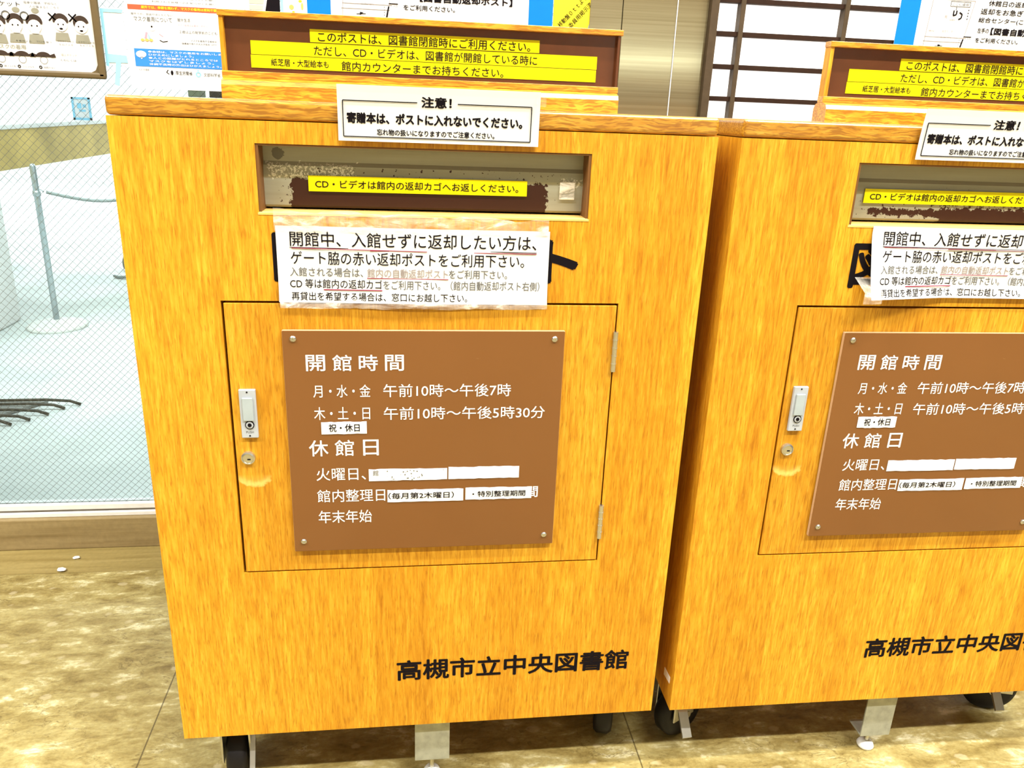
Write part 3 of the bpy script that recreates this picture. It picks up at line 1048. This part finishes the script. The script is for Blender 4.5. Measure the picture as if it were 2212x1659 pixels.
return_notice(0.1175, 1.0395, 'white blue edged notice with floor plan partly hidden by the first sign stand')
return_notice(1.2085, 1.036, 'white blue edged notice with floor plan hanging over the dark lattice window', 0.0082)

r = poster_root('yellow_poster', 0.5505, 1.038, 'yellow poster with slanted black writing beside the blue edge', 'poster')
bm = bmesh.new()
quad(bm, [(0.0, 0.0), (0.064, 0.0), (0.067, 0.01), (0.0675, 0.12), (0.0, 0.12)], 0.0, 0.0006)
finish('sheet', bm, M_YPRINT, r)
bm = bmesh.new()
add_text(bm, '移動盤０ｔｔより', 0.000, 0.068, 0.023, 0.032, -0.0009, 0, 0.01, rot=0.82)
add_text(bm, '委員用掲示済の', 0.020, 0.084, 0.021, 0.030, -0.0009, 0, 0.01, rot=0.82)
finish('print', bm, M_INK, r)

# ------------------------------------------------------------------ debris by the threshold
for x, y_, z_, s, lb in ((-0.385, 0.64, 0.0, 0.010, 'tiny crumpled white scrap on the stone threshold, nearer the kerb'),
                         (-0.395, 0.595, 0.0, 0.012, 'tiny flat white scrap lying at the floor edge of the threshold')):
    bm = bmesh.new()
    bmesh.ops.create_icosphere(bm, subdivisions=2, radius=s * 0.5)
    for v in bm.verts:
        v.co = Vector((v.co.x * 1.4, v.co.y * 0.9, v.co.z * 0.55)) * (0.8 + 0.45 * random.random())
    mz = min(v.co.z for v in bm.verts)
    for v in bm.verts:
        v.co.z -= mz
    o = finish('paper_scrap', bm, M_WHITE)
    o.location = (x, y_, z_)
    tag(o, lb, 'scrap', 'scraps on the threshold')

# ------------------------------------------------------------------ book return boxes
BW, BH, Z0, BD = 0.62, 0.7796, 0.115, 0.42
BAND = 0.0193


def caster(root, x, y, heading, pedal=None):
    """swivel caster under the box; heading = direction of the brake pedal"""
    R, w = 0.042, 0.014
    ca, sa = math.cos(heading), math.sin(heading)

    def T(p):
        return (x + p[0] * ca - p[1] * sa, y + p[0] * sa + p[1] * ca, p[2])
    wb = bmesh.new()
    add_lathe(wb, [(0.008, -w), (R - 0.010, -w), (R - 0.004, -w + 0.001), (R, -w + 0.006), (R, w - 0.006), (R - 0.004, w - 0.001), (R - 0.010, w), (0.008, w)],
              (0, 0, R), 32, axis='Y')
    for v in wb.verts:
        v.co = Vector(T(v.co))
    fb = bmesh.new()
    add_box(fb, -0.030, 0.034, -0.030, 0.030, Z0 - 0.004, Z0, 0.001)
    for s in (-1, 1):
        add_box(fb, -0.014, 0.030, s * (w + 0.004) - 0.0015, s * (w + 0.004) + 0.0015, 0.040, Z0 - 0.012, 0.001)
    add_box(fb, -0.014, 0.030, -w - 0.005, w + 0.005, Z0 - 0.014, Z0 - 0.010, 0.001)
    add_cyl(fb, (0.012, 0, Z0 - 0.012), (0.012, 0, Z0 - 0.003), 0.014)
    add_cyl(fb, (0.0, -w - 0.007, R), (0.0, w + 0.007, R), 0.006, 12)
    for v in fb.verts:
        v.co = Vector(T(v.co))
    wheel = finish('caster_wheel', wb, M_RUBBER, root, True)
    wheel['label'] = 'black rubber wheel'
    finish('fork', fb, M_STEEL, wheel)
    if pedal:
        pa, pl, lat, pw = pedal
        ca, sa = math.cos(pa), math.sin(pa)
        pb = bmesh.new()
        prof = [(0.020, 0.078), (0.6 * pl, 0.062), (pl, 0.036), (pl + 0.002, 0.039), (0.6 * pl + 0.002, 0.066), (0.020, 0.082)]
        a = [pb.verts.new(T((px, lat - pw, pz))) for px, pz in prof]
        b = [pb.verts.new(T((px, lat + pw, pz))) for px, pz in prof]
        n = len(prof)
        pb.faces.new(a)
        pb.faces.new(b[::-1])
        for i in range(n):
            pb.faces.new((a[i], b[i], b[(i + 1) % n], a[(i + 1) % n]))
        finish('brake_pedal', pb, M_STEEL, wheel)


def make_box(loc, rz, label, second):
    root = empty('book_return_box', loc, rz)
    tag(root, label, 'book return box', 'wooden book return boxes')
    # --- body: front panel around slot and door, side, back, bottom
    sx0, sx1, sz0, sz1 = 0.138, 0.4835, 0.6705, 0.7388
    dx0, dx1, dz0, dz1 = 0.0920, 0.5255, 0.2430, 0.5774
    T = 0.018
    top = BH - BAND
    bm = bmesh.new()
    xs = sorted((0.0, dx0, sx0, sx1, dx1, BW))
    zs = sorted((0.0, dz0, dz1, sz0, sz1, top))
    holes = lambda x, zz: (sx0 < x < sx1 and sz0 < zz < sz1) or (dx0 < x < dx1 and dz0 < zz < dz1)
    grid = {}

    def gv(i, j, yv):
        k = (i, j, yv)
        if k not in grid:
            grid[k] = bm.verts.new((xs[i], yv, Z0 + zs[j]))
        return grid[k]
    nx, nz = len(xs) - 1, len(zs) - 1
    solid = {(i, j): not holes((xs[i] + xs[i + 1]) / 2, (zs[j] + zs[j + 1]) / 2) for i in range(nx) for j in range(nz)}
    for (i, j), s in solid.items():
        if not s:
            continue
        bm.faces.new((gv(i, j, 0), gv(i + 1, j, 0), gv(i + 1, j + 1, 0), gv(i, j + 1, 0)))
        bm.faces.new((gv(i, j, T), gv(i, j + 1, T), gv(i + 1, j + 1, T), gv(i + 1, j, T)))
        for di, dj, e in ((-1, 0, ((i, j), (i, j + 1))), (1, 0, ((i + 1, j), (i + 1, j + 1))), (0, -1, ((i, j), (i + 1, j))), (0, 1, ((i, j + 1), (i + 1, j + 1)))):
            if not solid.get((i + di, j + dj), False):
                (a, b), (c, d) = e
                bm.faces.new((gv(a, b, 0), gv(c, d, 0), gv(c, d, T), gv(a, b, T)))
    add_box(bm, 0.0, T, T, BD, Z0, Z0 + top)
    add_box(bm, BW - T, BW, T, BD, Z0, Z0 + top)
    add_box(bm, T, BW - T, BD - T, BD, Z0, Z0 + top)
    add_box(bm, T, BW - T, T, BD - T, Z0, Z0 + T)
    finish('cabinet_body', bm, M_OAK, root)
    # --- top board with its edge band
    bm = bmesh.new()
    add_box(bm, 0.0, BW, 0.0, BD, Z0 + top + 0.0006, Z0 + BH, 0.0040, seg=4)
    finish('top_board', bm, M_EDGE, root)
    # --- slot: lining, lip, flap
    bm = bmesh.new()
    fy = 0.027
    for a in ((sx0, sx0 + 0.003, sz0, sz1), (sx1 - 0.003, sx1, sz0, sz1), (sx0 + 0.003, sx1 - 0.003, sz1 - 0.002, sz1)):
        add_box(bm, a[0], a[1], 0.001, fy + 0.006, Z0 + a[2], Z0 + a[3])
    finish('slot_lining', bm, M_LINING, root)
    bm = bmesh.new()
    add_profile_x(bm, [(-0.0004, Z0 + sz0 - 0.0022), (-0.0004, Z0 + sz0 - 0.0004), (0.0015, Z0 + sz0 + 0.0010), (fy + 0.006, Z0 + sz0 + 0.0010), (fy + 0.006, Z0 + sz0 - 0.0022)], sx0 - 0.001, sx1 + 0.001)
    finish('slot_lip', bm, M_LIP, root)
    bm = bmesh.new()
    prof = [(fy, sz1 - 0.003), (fy, 0.7205), (fy - 0.003, 0.7165), (fy - 0.0045, 0.7065), (fy - 0.003, 0.676), (fy - 0.0005, sz0 + 0.003)]
    p2 = prof + [(yy + 0.0015, zz) for yy, zz in reversed(prof)]
    add_profile_x(bm, p2, sx0 + 0.003, sx1 - 0.003)
    fl = finish('deposit_flap', bm, M_FLAP2 if second else M_FLAP1, root)
    fl['label'] = 'grey painted metal flap worn down to dark brown'
    fl.location = (0, 0, Z0)
    # yellow strip glued on the flap
    ly = fy - 0.0055
    lx0, lx1 = (0.1625, 0.394) if second else (0.1865, 0.4185)
    lz0, lz1 = (0.6935, 0.7095) if second else (0.6910, 0.7072)
    bm = bmesh.new()
    plate(bm, lx0, lx1, ly, lz0, lz1, 0.0006)
    lab = finish('label_strip', bm, M_YELLOW, fl)
    bm = bmesh.new()
    add_text(bm, 'CD・ビデオは館内の返却カゴへお返しください。', lx0 + 0.007, lx1 - 0.0095, lz0 + 0.0035, lz1 - 0.0040, ly - 0.0009, 0, 0.008)
    finish('lettering', bm, M_INKB, fl)
    if not second:
        bm = bmesh.new()
        add_box(bm, 0.4545, 0.4715, fy - 0.0065, fy - 0.0045, 0.6885, 0.7075, 0.0008)
        finish('sticker', bm, make_clear_tape('milky_sticker', 0.7), fl)
    # --- door
    g = 0.0016
    gl = 0.0026
    bm = bmesh.new()
    add_box(bm, dx0 + gl, dx1 - g, 0.0 if not second else 0.0003, 0.017, Z0 + dz0 + g, Z0 + dz1 - gl, 0.0008)
    door = finish('door', bm, M_OAKDOOR, root)
    bm = bmesh.new()
    for hz0, hz1 in ((0.4972, 0.5446), (0.2771, 0.3227)):
        hb = bmesh.new()
        add_cyl(hb, (dx1 - 0.0008, -0.0022, Z0 + hz0), (dx1 - 0.0008, -0.0022, Z0 + hz1), 0.0030, 12)
        n = 5
        for k in range(1, n):
            zz = Z0 + hz0 + (hz1 - hz0) * k / n
            add_cyl(hb, (dx1 - 0.0008, -0.0022, zz - 0.0005), (dx1 - 0.0008, -0.0022, zz + 0.0005), 0.0034, 12)
        add_box(hb, dx1 - 0.0022, dx1 + 0.0006, -0.0012, 0.0, Z0 + hz0, Z0 + hz1)
        finish('hinge', hb, M_STEEL, door)
    bm.free()
    bm = bmesh.new()
    add_box(bm, dx0, dx1, 0.0172, 0.0178, Z0 + dz0, Z0 + dz1)
    finish('door_gap', bm, M_GAP, root)
    # --- push latch
    hx0, hx1, hz0, hz1 = (0.1035, 0.1215, 0.4205, 0.4780)
    bm = bmesh.new()
    add_box(bm, hx0, hx1, -0.0042, 0.0, Z0 + hz0, Z0 + hz1, 0.0008)
    la = finish('push_latch', bm, M_SILVER, root)
    la['label'] = 'silver push latch with round button'
    bm = bmesh.new()
    add_box(bm, hx0 + 0.0033, hx1 - 0.0033, -0.0062, -0.0042, Z0 + 0.4415, Z0 + 0.4690, 0.0008)
    finish('paddle', bm, plain('latch_paddle_grey', (0.36, 0.42, 0.45, 1), 0.35), la)
    bm = bmesh.new()
    cx, cz = (hx0 + hx1) / 2 + 0.0006, Z0 + 0.4365
    add_lathe(bm, [(0.0050, -0.0042), (0.0050, -0.0050), (0.0040, -0.0052), (0.0022, -0.0052), (0.0020, -0.0060), (0.0001, -0.0060)], (cx, 0, cz), 24, 0, 'Y')
    for f in bm.faces:
        r_ = math.hypot(f.calc_center_median().x - cx, f.calc_center_median().z - cz)
        f.material_index = 1 if 0.0024 < r_ < 0.0038 else 0
    for zz in (0.4752, 0.4233):
        sb = bmesh.new()
        add_lathe(sb, [(0.0001, -0.0046), (0.0009, -0.0046), (0.0010, -0.0042)], ((hx0 + hx1) / 2, 0, Z0 + zz), 10, 0, 'Y')
        finish('screw', sb, M_INK, la)
    finish('button', bm, [M_INK, M_SILVER], la)
    bm = bmesh.new()
    add_text(bm, 'PUSH', hx0 + 0.0052, hx1 - 0.0046, Z0 + 0.4265, Z0 + 0.4290, -0.0044, 0)
    finish('lettering', bm, M_GREYINK, la)
    # --- cylinder lock
    bm = bmesh.new()
    add_lathe(bm, [(0.0001, -0.0034), (0.0056, -0.0034), (0.0060, -0.0042), (0.0076, -0.0034), (0.0080, 0.0)], (0.1080, 0, Z0 + 0.3948), 28, 0, 'Y')
    lk = finish('cylinder_lock', bm, M_STEEL, root, False)
    bm = bmesh.new()
    add_box(bm, 0.1072, 0.1108, -0.0037, -0.0034, Z0 + 0.3930, Z0 + 0.3945)
    finish('keyhole', bm, M_INK, lk)
    # --- opening hours plaque
    px0, px1, pz0, pz1 = 0.1540, 0.4650, 0.2735, 0.5462
    PT = 0.0055
    bm = bmesh.new()
    add_box(bm, px0, px1, -PT, -0.0004, Z0 + pz0, Z0 + pz1, 0.0007)
    bm.normal_update()
    for f in bm.faces:
        if abs(f.normal.y) < 0.9:
            f.material_index = 1
    pq = finish('hours_plaque', bm, [M_PLAQUE, M_PLAQUEEDGE], root)
    pq['label'] = 'brown plaque with white opening hours'
    for (x, zz) in ((0.1655, 0.5370), (0.4535, 0.5370), (0.4535, 0.2865), (0.1650, 0.2870)):
        bm = bmesh.new()
        add_lathe(bm, [(0.0034, -PT), (0.0034, -PT - 0.0010), (0.0022, -PT - 0.0020), (0.0010, -PT - 0.0020), (0.0009, -PT - 0.0012), (0.0001, -PT - 0.0012)], (x, 0, Z0 + zz), 18, 0, 'Y')
        finish('screw', bm, M_STEEL, pq)
    L = bmesh.new()
    yl = -PT - 0.0003

    def wl(t, a, b, c, d, bold=0.003):
        add_text(L, t, a, b, Z0 + c, Z0 + d, yl, 0, bold)
    for k, ch_ in enumerate('開館時間'):
        x = 0.1778 + k * 0.0286
        wl(ch_, x, x + 0.0208, 0.5000, 0.5188, 0.010)
    wl('月・水・金', 0.1842, 0.2470, 0.4690, 0.4840)
    wl('木・土・日', 0.1840, 0.2460, 0.4420, 0.4575)
    wl('午前10時～午後7時', 0.2612, 0.4058, 0.4688, 0.4843)
    wl('午前10時～午後5時30分', 0.2613, 0.4465, 0.4412, 0.4567)
    for k, ch_ in enumerate('休館日'):
        x = 0.1765 + k * 0.0288
        wl(ch_, x + (0.003 if k == 2 else 0), x + 0.0215 - (0.0008 if k == 2 else 0), 0.3972, 0.4172, 0.008)
    wl('火曜日、', 0.1832, 0.2395, 0.3662, 0.3822)
    wl('館内整理日', 0.1830, 0.2612, 0.3382, 0.3545)
    wl('年末年始', 0.1834, 0.2452, 0.3106, 0.3272)
    add_text(L, '間', 0.4300, 0.4432, Z0 + 0.3385, Z0 + 0.3530, yl, 0, 0.012)
    finish('lettering', L, M_WLETTER, pq)
    labels = [(0.1913, 0.2419, 0.4247, 0.4396, '祝・休日', 0.1995, 0.2340, 0.4275, 0.4372),
              (0.2428, 0.3338, 0.3648, 0.3798, None, 0, 0, 0, 0),
              (0.3353, 0.4192, 0.3652, 0.3806, None, 0, 0, 0, 0),
              (0.2638, 0.3532, 0.3364, 0.3526, '（毎月第2木曜日）', 0.2650, 0.3420, 0.3405, 0.3490),
              (0.3558, 0.4355, 0.3372, 0.3532, '・特別整理期間', 0.3640, 0.4280, 0.3408, 0.3488)]
    for i, (a, b, c, d, t, ta, tb, tc, td) in enumerate(labels):
        bm = bmesh.new()
        # hand-cut strip with slightly ragged upper and lower edges
        n = 14
        up = [(a + (b - a) * k / n, Z0 + d + random.uniform(-0.0006, 0.0003)) for k in range(n + 1)]
        lo = [(a + (b - a) * k / n, Z0 + c + random.uniform(-0.0003, 0.0005)) for k in range(n + 1)]
        quad(bm, lo + up[::-1], yl - 0.0001, 0.0003)
        if t:
            add_text(bm, t, ta, tb, Z0 + tc, Z0 + td, yl - 0.0007, 1, 0.012)
        if i == 1 and not second:
            for _ in range(26):
                ux = a + (b - a) * min(0.95, max(0.03, random.gauss(0.5, 0.18)))
                uz = Z0 + c + (d - c) * random.uniform(0.05, 0.9)
                r = random.uniform(0.0002, 0.0007)
                disc(bm, ux, uz, r * 1.3, r, yl - 0.0005, 2, 6)
            add_text(bm, '館', 0.2475, 0.2540, Z0 + 0.3715, Z0 + 0.3785, yl - 0.0007, 2, -0.01)
        finish('paper_label', bm, [M_WHITE, M_INK, M_GREYINK], pq)
    # --- lettering on the wood
    bm = bmesh.new()
    add_text(bm, '高槻市立中央図書館', 0.2716, 0.5795, Z0 + 0.0732, Z0 + 0.1050, -0.0004, 0, 0.022)
    finish('library_name', bm, M_INK, root)['label'] = 'black painted library name'
    bm = bmesh.new()
    for k, ch_ in enumerate('図書返却ポス'):
        add_text(bm, ch_, 0.1490 + k * 0.0484, 0.1490 + k * 0.0484 + 0.0455, Z0 + 0.5985, Z0 + 0.6505, -0.0004, 0, 0.030)
    add_text(bm, 'ト', 0.4340, 0.4762, Z0 + 0.5992, Z0 + 0.6480, -0.0004, 0, 0.045)
    finish('painted_title', bm, M_INK, root)['label'] = 'large black painted lettering mostly covered by the paper'
    # --- levelling foot
    bx0, bx1 = (0.3055, 0.3515) if second else (0.2945, 0.3420)
    bz = 0.034 if second else 0.040
    bm = bmesh.new()
    add_box(bm, bx0, bx1, 0.0135, 0.0165, bz, Z0, 0.0008)
    add_box(bm, bx0, bx1, 0.0165, 0.045, bz, bz + 0.003, 0.0008)
    br = finish('levelling_bracket', bm, M_BRACKET, root)
    bm = bmesh.new()
    cx = (bx0 + bx1) / 2
    add_cyl(bm, (cx, 0.030, 0.008), (cx, 0.030, bz + 0.012), 0.0032, 12)
    add_cyl(bm, (cx, 0.030, bz - 0.005), (cx, 0.030, bz - 0.0005), 0.0058, 6)
    finish('bolt', bm, M_STEEL, br)
    bm = bmesh.new()
    add_lathe(bm, [(0.0001, 0.0), (0.0110, 0.0), (0.0125, 0.004), (0.0100, 0.009), (0.0045, 0.012), (0.0001, 0.0125)], (cx, 0.030, 0.0), 24)
    finish('foot_pad', bm, M_WPLASTIC, br, True)
    # --- casters
    if second:
        caster(root, 0.047, 0.085, math.radians(-150), (math.radians(-84), 0.056, -0.010, 0.007))
        caster(root, 0.574, 0.100, math.radians(-15), (math.radians(-92), 0.055, -0.018, 0.007))
    else:
        caster(root, 0.052, 0.062, math.radians(-86), (math.radians(-86), 0.052, 0.022, 0.0035))
        caster(root, 0.582, 0.100, math.radians(75))
    caster(root, 0.060, BD - 0.08, math.radians(40))
    caster(root, 0.560, BD - 0.08, math.radians(130))
    if second:
        bm = bmesh.new()
        quad_pts = [(0.0125, 0.150), (0.0365, 0.146), (0.0365, 0.158), (0.0125, 0.160)]
        v = [bm.verts.new((-0.0005, yy, zz)) for yy, zz in quad_pts]
        w_ = [bm.verts.new((0.0, yy, zz)) for yy, zz in quad_pts]
        bm.faces.new(v)
        for i in range(4):
            bm.faces.new((v[i], w_[i], w_[(i + 1) % 4], v[(i + 1) % 4]))
        finish('sticker', bm, M_WHITE, root)
    return root


def make_stand(loc, rz, label):
    x0, y0, z0 = 0.104, 0.030, Z0 + BH
    root = empty('sign_stand', loc, rz)
    tag(root, label, 'sign', 'sign stands on the book return boxes')
    X0, X1 = 0.1040, 0.5150
    zb = z0 + 0.0002
    bm = bmesh.new()
    add_profile_x(bm, [(0.030, zb), (0.030, zb + 0.0135), (0.0325, zb + 0.0180), (0.040, zb + 0.0205), (0.052, zb + 0.0205), (0.0575, zb + 0.0180), (0.060, zb + 0.0135), (0.060, zb)], X0, X1)
    finish('base_block', bm, M_BLOCK, root)
    zf = zb + 0.0205
    ztop = 0.9785
    bm = bmesh.new()
    add_box(bm, X0 - 0.0005, X1 + 0.0012, 0.0400, 0.0530, zf, zf + 0.0065, 0.0005)
    finish('bottom_rail', bm, M_RAIL, root)
    bm = bmesh.new()
    add_box(bm, X0 - 0.0010, X1 + 0.0025, 0.0390, 0.0530, ztop - 0.0058, ztop, 0.0005)
    finish('top_rail', bm, M_RAIL, root)
    for a, b, m in ((X0, X0 + 0.0042, M_OAKDOOR), (X1 - 0.0025, X1, M_STAND)):
        bm = bmesh.new()
        add_box(bm, a, b, 0.0405, 0.0530, zf + 0.0065, ztop - 0.0058)
        finish('stile', bm, m, root)
    bm = bmesh.new()
    add_box(bm, X0 + 0.0042, X1 - 0.0025, 0.0470, 0.0510, zf + 0.0065, ztop - 0.0058)
    pn = finish('sign_panel', bm, M_STAND, root)
    ys = 0.0469
    strips = [(0.1918, 0.4292, 0.9524, 0.9648), (0.1325, 0.4923, 0.9387, 0.9516), (0.1320, 0.4920, 0.9259, 0.9381)]
    for k, (a, b, c, d) in enumerate(strips):
        bm = bmesh.new()
        plate(bm, a, b, ys, c, d, 0.0005)
        finish('label_strip', bm, M_YELLOW, pn)
    bm = bmesh.new()
    yt = ys - 0.0007
    add_text(bm, 'このポストは、図書館閉館時にご利用ください。', 0.1998, 0.4193, 0.9532, 0.9628, yt, 0, 0.006)
    add_text(bm, 'ただし、CD・ビデオは、図書館が開館している時に', 0.1952, 0.4274, 0.9400, 0.9496, yt, 0, 0.006)
    add_text(bm, '紙芝居・大型絵本も', 0.1518, 0.2095, 0.9283, 0.9354, yt, 0, 0.008)
    add_text(bm, '館内カウンターまでお持ちください。', 0.2226, 0.3916, 0.9265, 0.9358, yt, 0, 0.006)
    finish('lettering', bm, M_INKB, pn)
    return root


def make_caution(loc, rz, x0, label):
    """white caution sheet hanging from the stand's base over the box front"""
    root = empty('caution_notice', loc, rz)
    tag(root, label, 'paper notice', 'caution notices hanging over the box fronts')
    w = 0.2035
    zt, zb = Z0 + 0.7975, Z0 + 0.7442
    ya, yb = -0.0085, -0.0035     # top edge stands a little forward
    bm = bmesh.new()
    n = 8

    def yy(z):
        t = (z - zb) / (zt - zb)
        return yb + (ya - yb) * t * t
    rows = []
    for k in range(n + 1):
        z = zb + (zt - zb) * k / n
        rows.append([bm.verts.new((x, yy(z) + o, z)) for x in (x0, x0 + w) for o in (0.0, 0.0004)])
    for a, b in zip(rows, rows[1:]):
        bm.faces.new((a[0], a[2], b[2], b[0]))
        bm.faces.new((a[1], b[1], b[3], a[3]))
        bm.faces.new((a[0], b[0], b[1], a[1]))
        bm.faces.new((a[2], a[3], b[3], b[2]))
    bm.faces.new((rows[0][0], rows[0][1], rows[0][3], rows[0][2]))
    bm.faces.new((rows[-1][0], rows[-1][2], rows[-1][3], rows[-1][1]))
    finish('sheet', bm, M_LAMI, root)
    bm = bmesh.new()
    u = x0 - 0.2212

    def t(s, a, b, c, d, bold):
        add_text(bm, s, u + a, u + b, Z0 + c, Z0 + d, 0.0, 0, bold)
    t('注意！', 0.3040, 0.3345, 0.7783, 0.7888, 0.034)
    t('寄贈本は、ポストに入れないでください。', 0.2300, 0.4072, 0.7612, 0.7720, 0.042)
    t('忘れ物の扱いになりますのでご注意ください。', 0.2594, 0.3788, 0.7504, 0.7567, 0.024)
    lw = 0.0009
    a, b, c, d = u + 0.2265, u + 0.4160, Z0 + 0.7486, Z0 + 0.7828
    for p, q in (((a, c), (b, c)), ((a, c), (a, d)), ((b, c), (b, d)), ((a, d), (u + 0.3000, d)), ((u + 0.3405, d), (b, d))):
        line2(bm, p, q, lw, 0.0)
    for v in bm.verts:
        v.co.y += yy(v.co.z) - 0.0004
    finish('lettering', bm, M_INK, root)
    bm = bmesh.new()
    bmesh.ops.create_grid(bm, x_segments=1, y_segments=4, size=0.5)
    for v in bm.verts:
        tt = v.co.y + 0.5
        v.co = Vector((x0 + w - 0.004 + (v.co.x + 0.5) * 0.016, -0.0088 + 0.0385 * min(1, (v.co.x + 0.5) * 1.0), Z0 + BH + 0.004 + tt * 0.0125))
    finish('tape', bm, M_TAPE2, root)
    return root


def make_return_notice(loc, rz, dx, dz, curl, label):
    """white sheet with handwritten underlines, taped below the slot"""
    root = empty('guidance_notice', loc, rz)
    tag(root, label, 'paper notice', 'guidance notices taped under the slots')
    x0, x1, z0, z1 = 0.1535, 0.4425, 0.5772, 0.6578

    def yy(x, z):
        base = -0.0016
        if curl:
            cx = max(0.0, 1 - (x - x0) / 0.10)
            cz = max(0.0, 1 - (z - z0) / 0.07)
            return base - 0.020 * cx * cz - 0.003 * max(0.0, 1 - (z - z0) / 0.02) ** 2
        return base - 0.0025 * max(0.0, 1 - (z - z0) / 0.03) ** 2 - 0.0012 * (1 + math.sin(x * 26))
    bm = bmesh.new()
    nx, nz = 24, 10
    V = [[[bm.verts.new((x0 + (x1 - x0) * i / nx + dx, yy(x0 + (x1 - x0) * i / nx, z0 + (z1 - z0) * j / nz) + o,
                         Z0 + dz + z0 + (z1 - z0) * j / nz - (0.0012 * i / nx))) for o in (0.0, 0.0004)] for j in range(nz + 1)] for i in range(nx + 1)]
    for i in range(nx):
        for j in range(nz):
            bm.faces.new((V[i][j][0], V[i + 1][j][0], V[i + 1][j + 1][0], V[i][j + 1][0]))
            bm.faces.new((V[i][j][1], V[i][j + 1][1], V[i + 1][j + 1][1], V[i + 1][j][1]))
    finish('sheet', bm, M_LAMI, root)
    bm = bmesh.new()

    def t(s, a, b, c, d, mi=0, bold=0.0):
        add_text(bm, s, a, b, c, d, 0.0, mi, max(bold, 0) + 0.004)
    t('開館中、入館せずに返却したい方は、', 0.1675, 0.4282, 0.6368, 0.6528, 0, -0.012)
    t('ゲート脇の赤い返却ポストをご利用下さい。', 0.1675, 0.4155, 0.6178, 0.6320, 0, -0.008)
    t('入館される場合は、', 0.1660, 0.2420, 0.6050, 0.6148, 2, -0.004)
    t('館内の自動返却ポスト', 0.2465, 0.3325, 0.6050, 0.6148, 1, -0.006)
    t('をご利用下さい。', 0.3335, 0.3972, 0.6050, 0.6148, 2, -0.008)
    t('CD 等は館内の返却カゴ', 0.1655, 0.2620, 0.5925, 0.6025, 0, -0.004)
    t('をご利用下さい。（館内自動返却ポスト右側）', 0.2632, 0.4335, 0.5922, 0.6025, 2, -0.004)
    t('再貸出を希望する場合は、窓口にお越し下さい。', 0.1666, 0.3537, 0.5795, 0.5886, 0, 0.0)
    line2(bm, (0.1670, 0.6356), (0.4288, 0.6346), 0.0006, 0.0, 0)
    line2(bm, (0.1690, 0.6350), (0.3100, 0.6338), 0.0007, 0.0, 3)
    line2(bm, (0.2500, 0.6336), (0.4288, 0.6332), 0.0007, 0.0, 3)
    line2(bm, (0.2462, 0.6042), (0.3330, 0.6042), 0.0007, 0.0, 3)
    line2(bm, (0.2002, 0.5912), (0.2622, 0.5912), 0.0010, 0.0, 3)
    for v in bm.verts:
        x, z = v.co.x, v.co.z
        v.co = Vector((x + dx, yy(x, z) - 0.0004 + v.co.y, z + Z0 + dz - 0.0012 * (x - x0) / (x1 - x0)))
    finish('lettering', bm, [M_INK, M_FADED, M_GREYINK, M_REDLINE], root)
    # crumpled clear tape above and below
    if curl:
        tapes = [(x0 - 0.012, x0 + 0.012, z0 - 0.004, z0 + 0.022)]
    else:
        tapes = [(x0 - 0.001, x1 - 0.002, z1 - 0.006, z1 + 0.0165), (x0 + 0.001, x1, z0 - 0.006, z0 + 0.004)]
    for a, b, c, d in tapes:
        bm = bmesh.new()
        n = 40
        prev = None
        for k in range(n + 1):
            x = a + (b - a) * k / n
            wob = (0.0014 * math.sin(x * 90) + random.uniform(-0.0012, 0.0012)) * (0.25 if curl else 1.0)
            drop = -0.0065 * (k / n) if d - c > 0.015 and not curl else 0.0
            yo = yy(min(max(x, x0), x1), c) - 0.0012
            cur = [bm.verts.new((x + dx, yo, Z0 + dz + c + wob * 0.4)),
                   bm.verts.new((x + dx, yo - abs(wob) * 0.8, Z0 + dz + (c + d + drop) / 2)),
                   bm.verts.new((x + dx, -0.0022 - abs(wob) * 0.5, Z0 + dz + d + drop + wob))]
            if prev:
                bm.faces.new((prev[0], cur[0], cur[1], prev[1]))
                bm.faces.new((prev[1], cur[1], cur[2], prev[2]))
            prev = cur
        finish('tape', bm, M_TAPE, root, True)
    return root


B2 = (0.64613, -0.00166, 0.0)
R2 = -0.007733
make_box((0, 0, 0), 0.0, 'wooden book return box standing nearest the wired glass, its left edge in front of it', False)
make_box(B2, R2, 'wooden book return box cut off by the frame beside the lattice window', True)
make_stand((0, 0, 0), 0.0, 'sign stand with yellow strips on the box nearest the wired glass')
make_stand((B2[0] + 0.0005, B2[1], 0), R2, 'sign stand with yellow strips on the cut off box, in front of the lattice')
make_caution((0, 0, 0), 0.0, 0.2212, 'white boxed caution sheet hanging above the slot of the box nearest the glass')
make_caution(B2, R2, 0.2000, 'white boxed caution sheet cut off by the frame above the slot of the second box')
make_return_notice((0, 0, 0), 0.0, 0.0, 0.0, False, 'white underlined guidance sheet taped flat with crumpled tape under the slot')
make_return_notice(B2, R2, 0.0140, 0.0125, True, 'white underlined guidance sheet with curling lower corner under the slot of the second box')
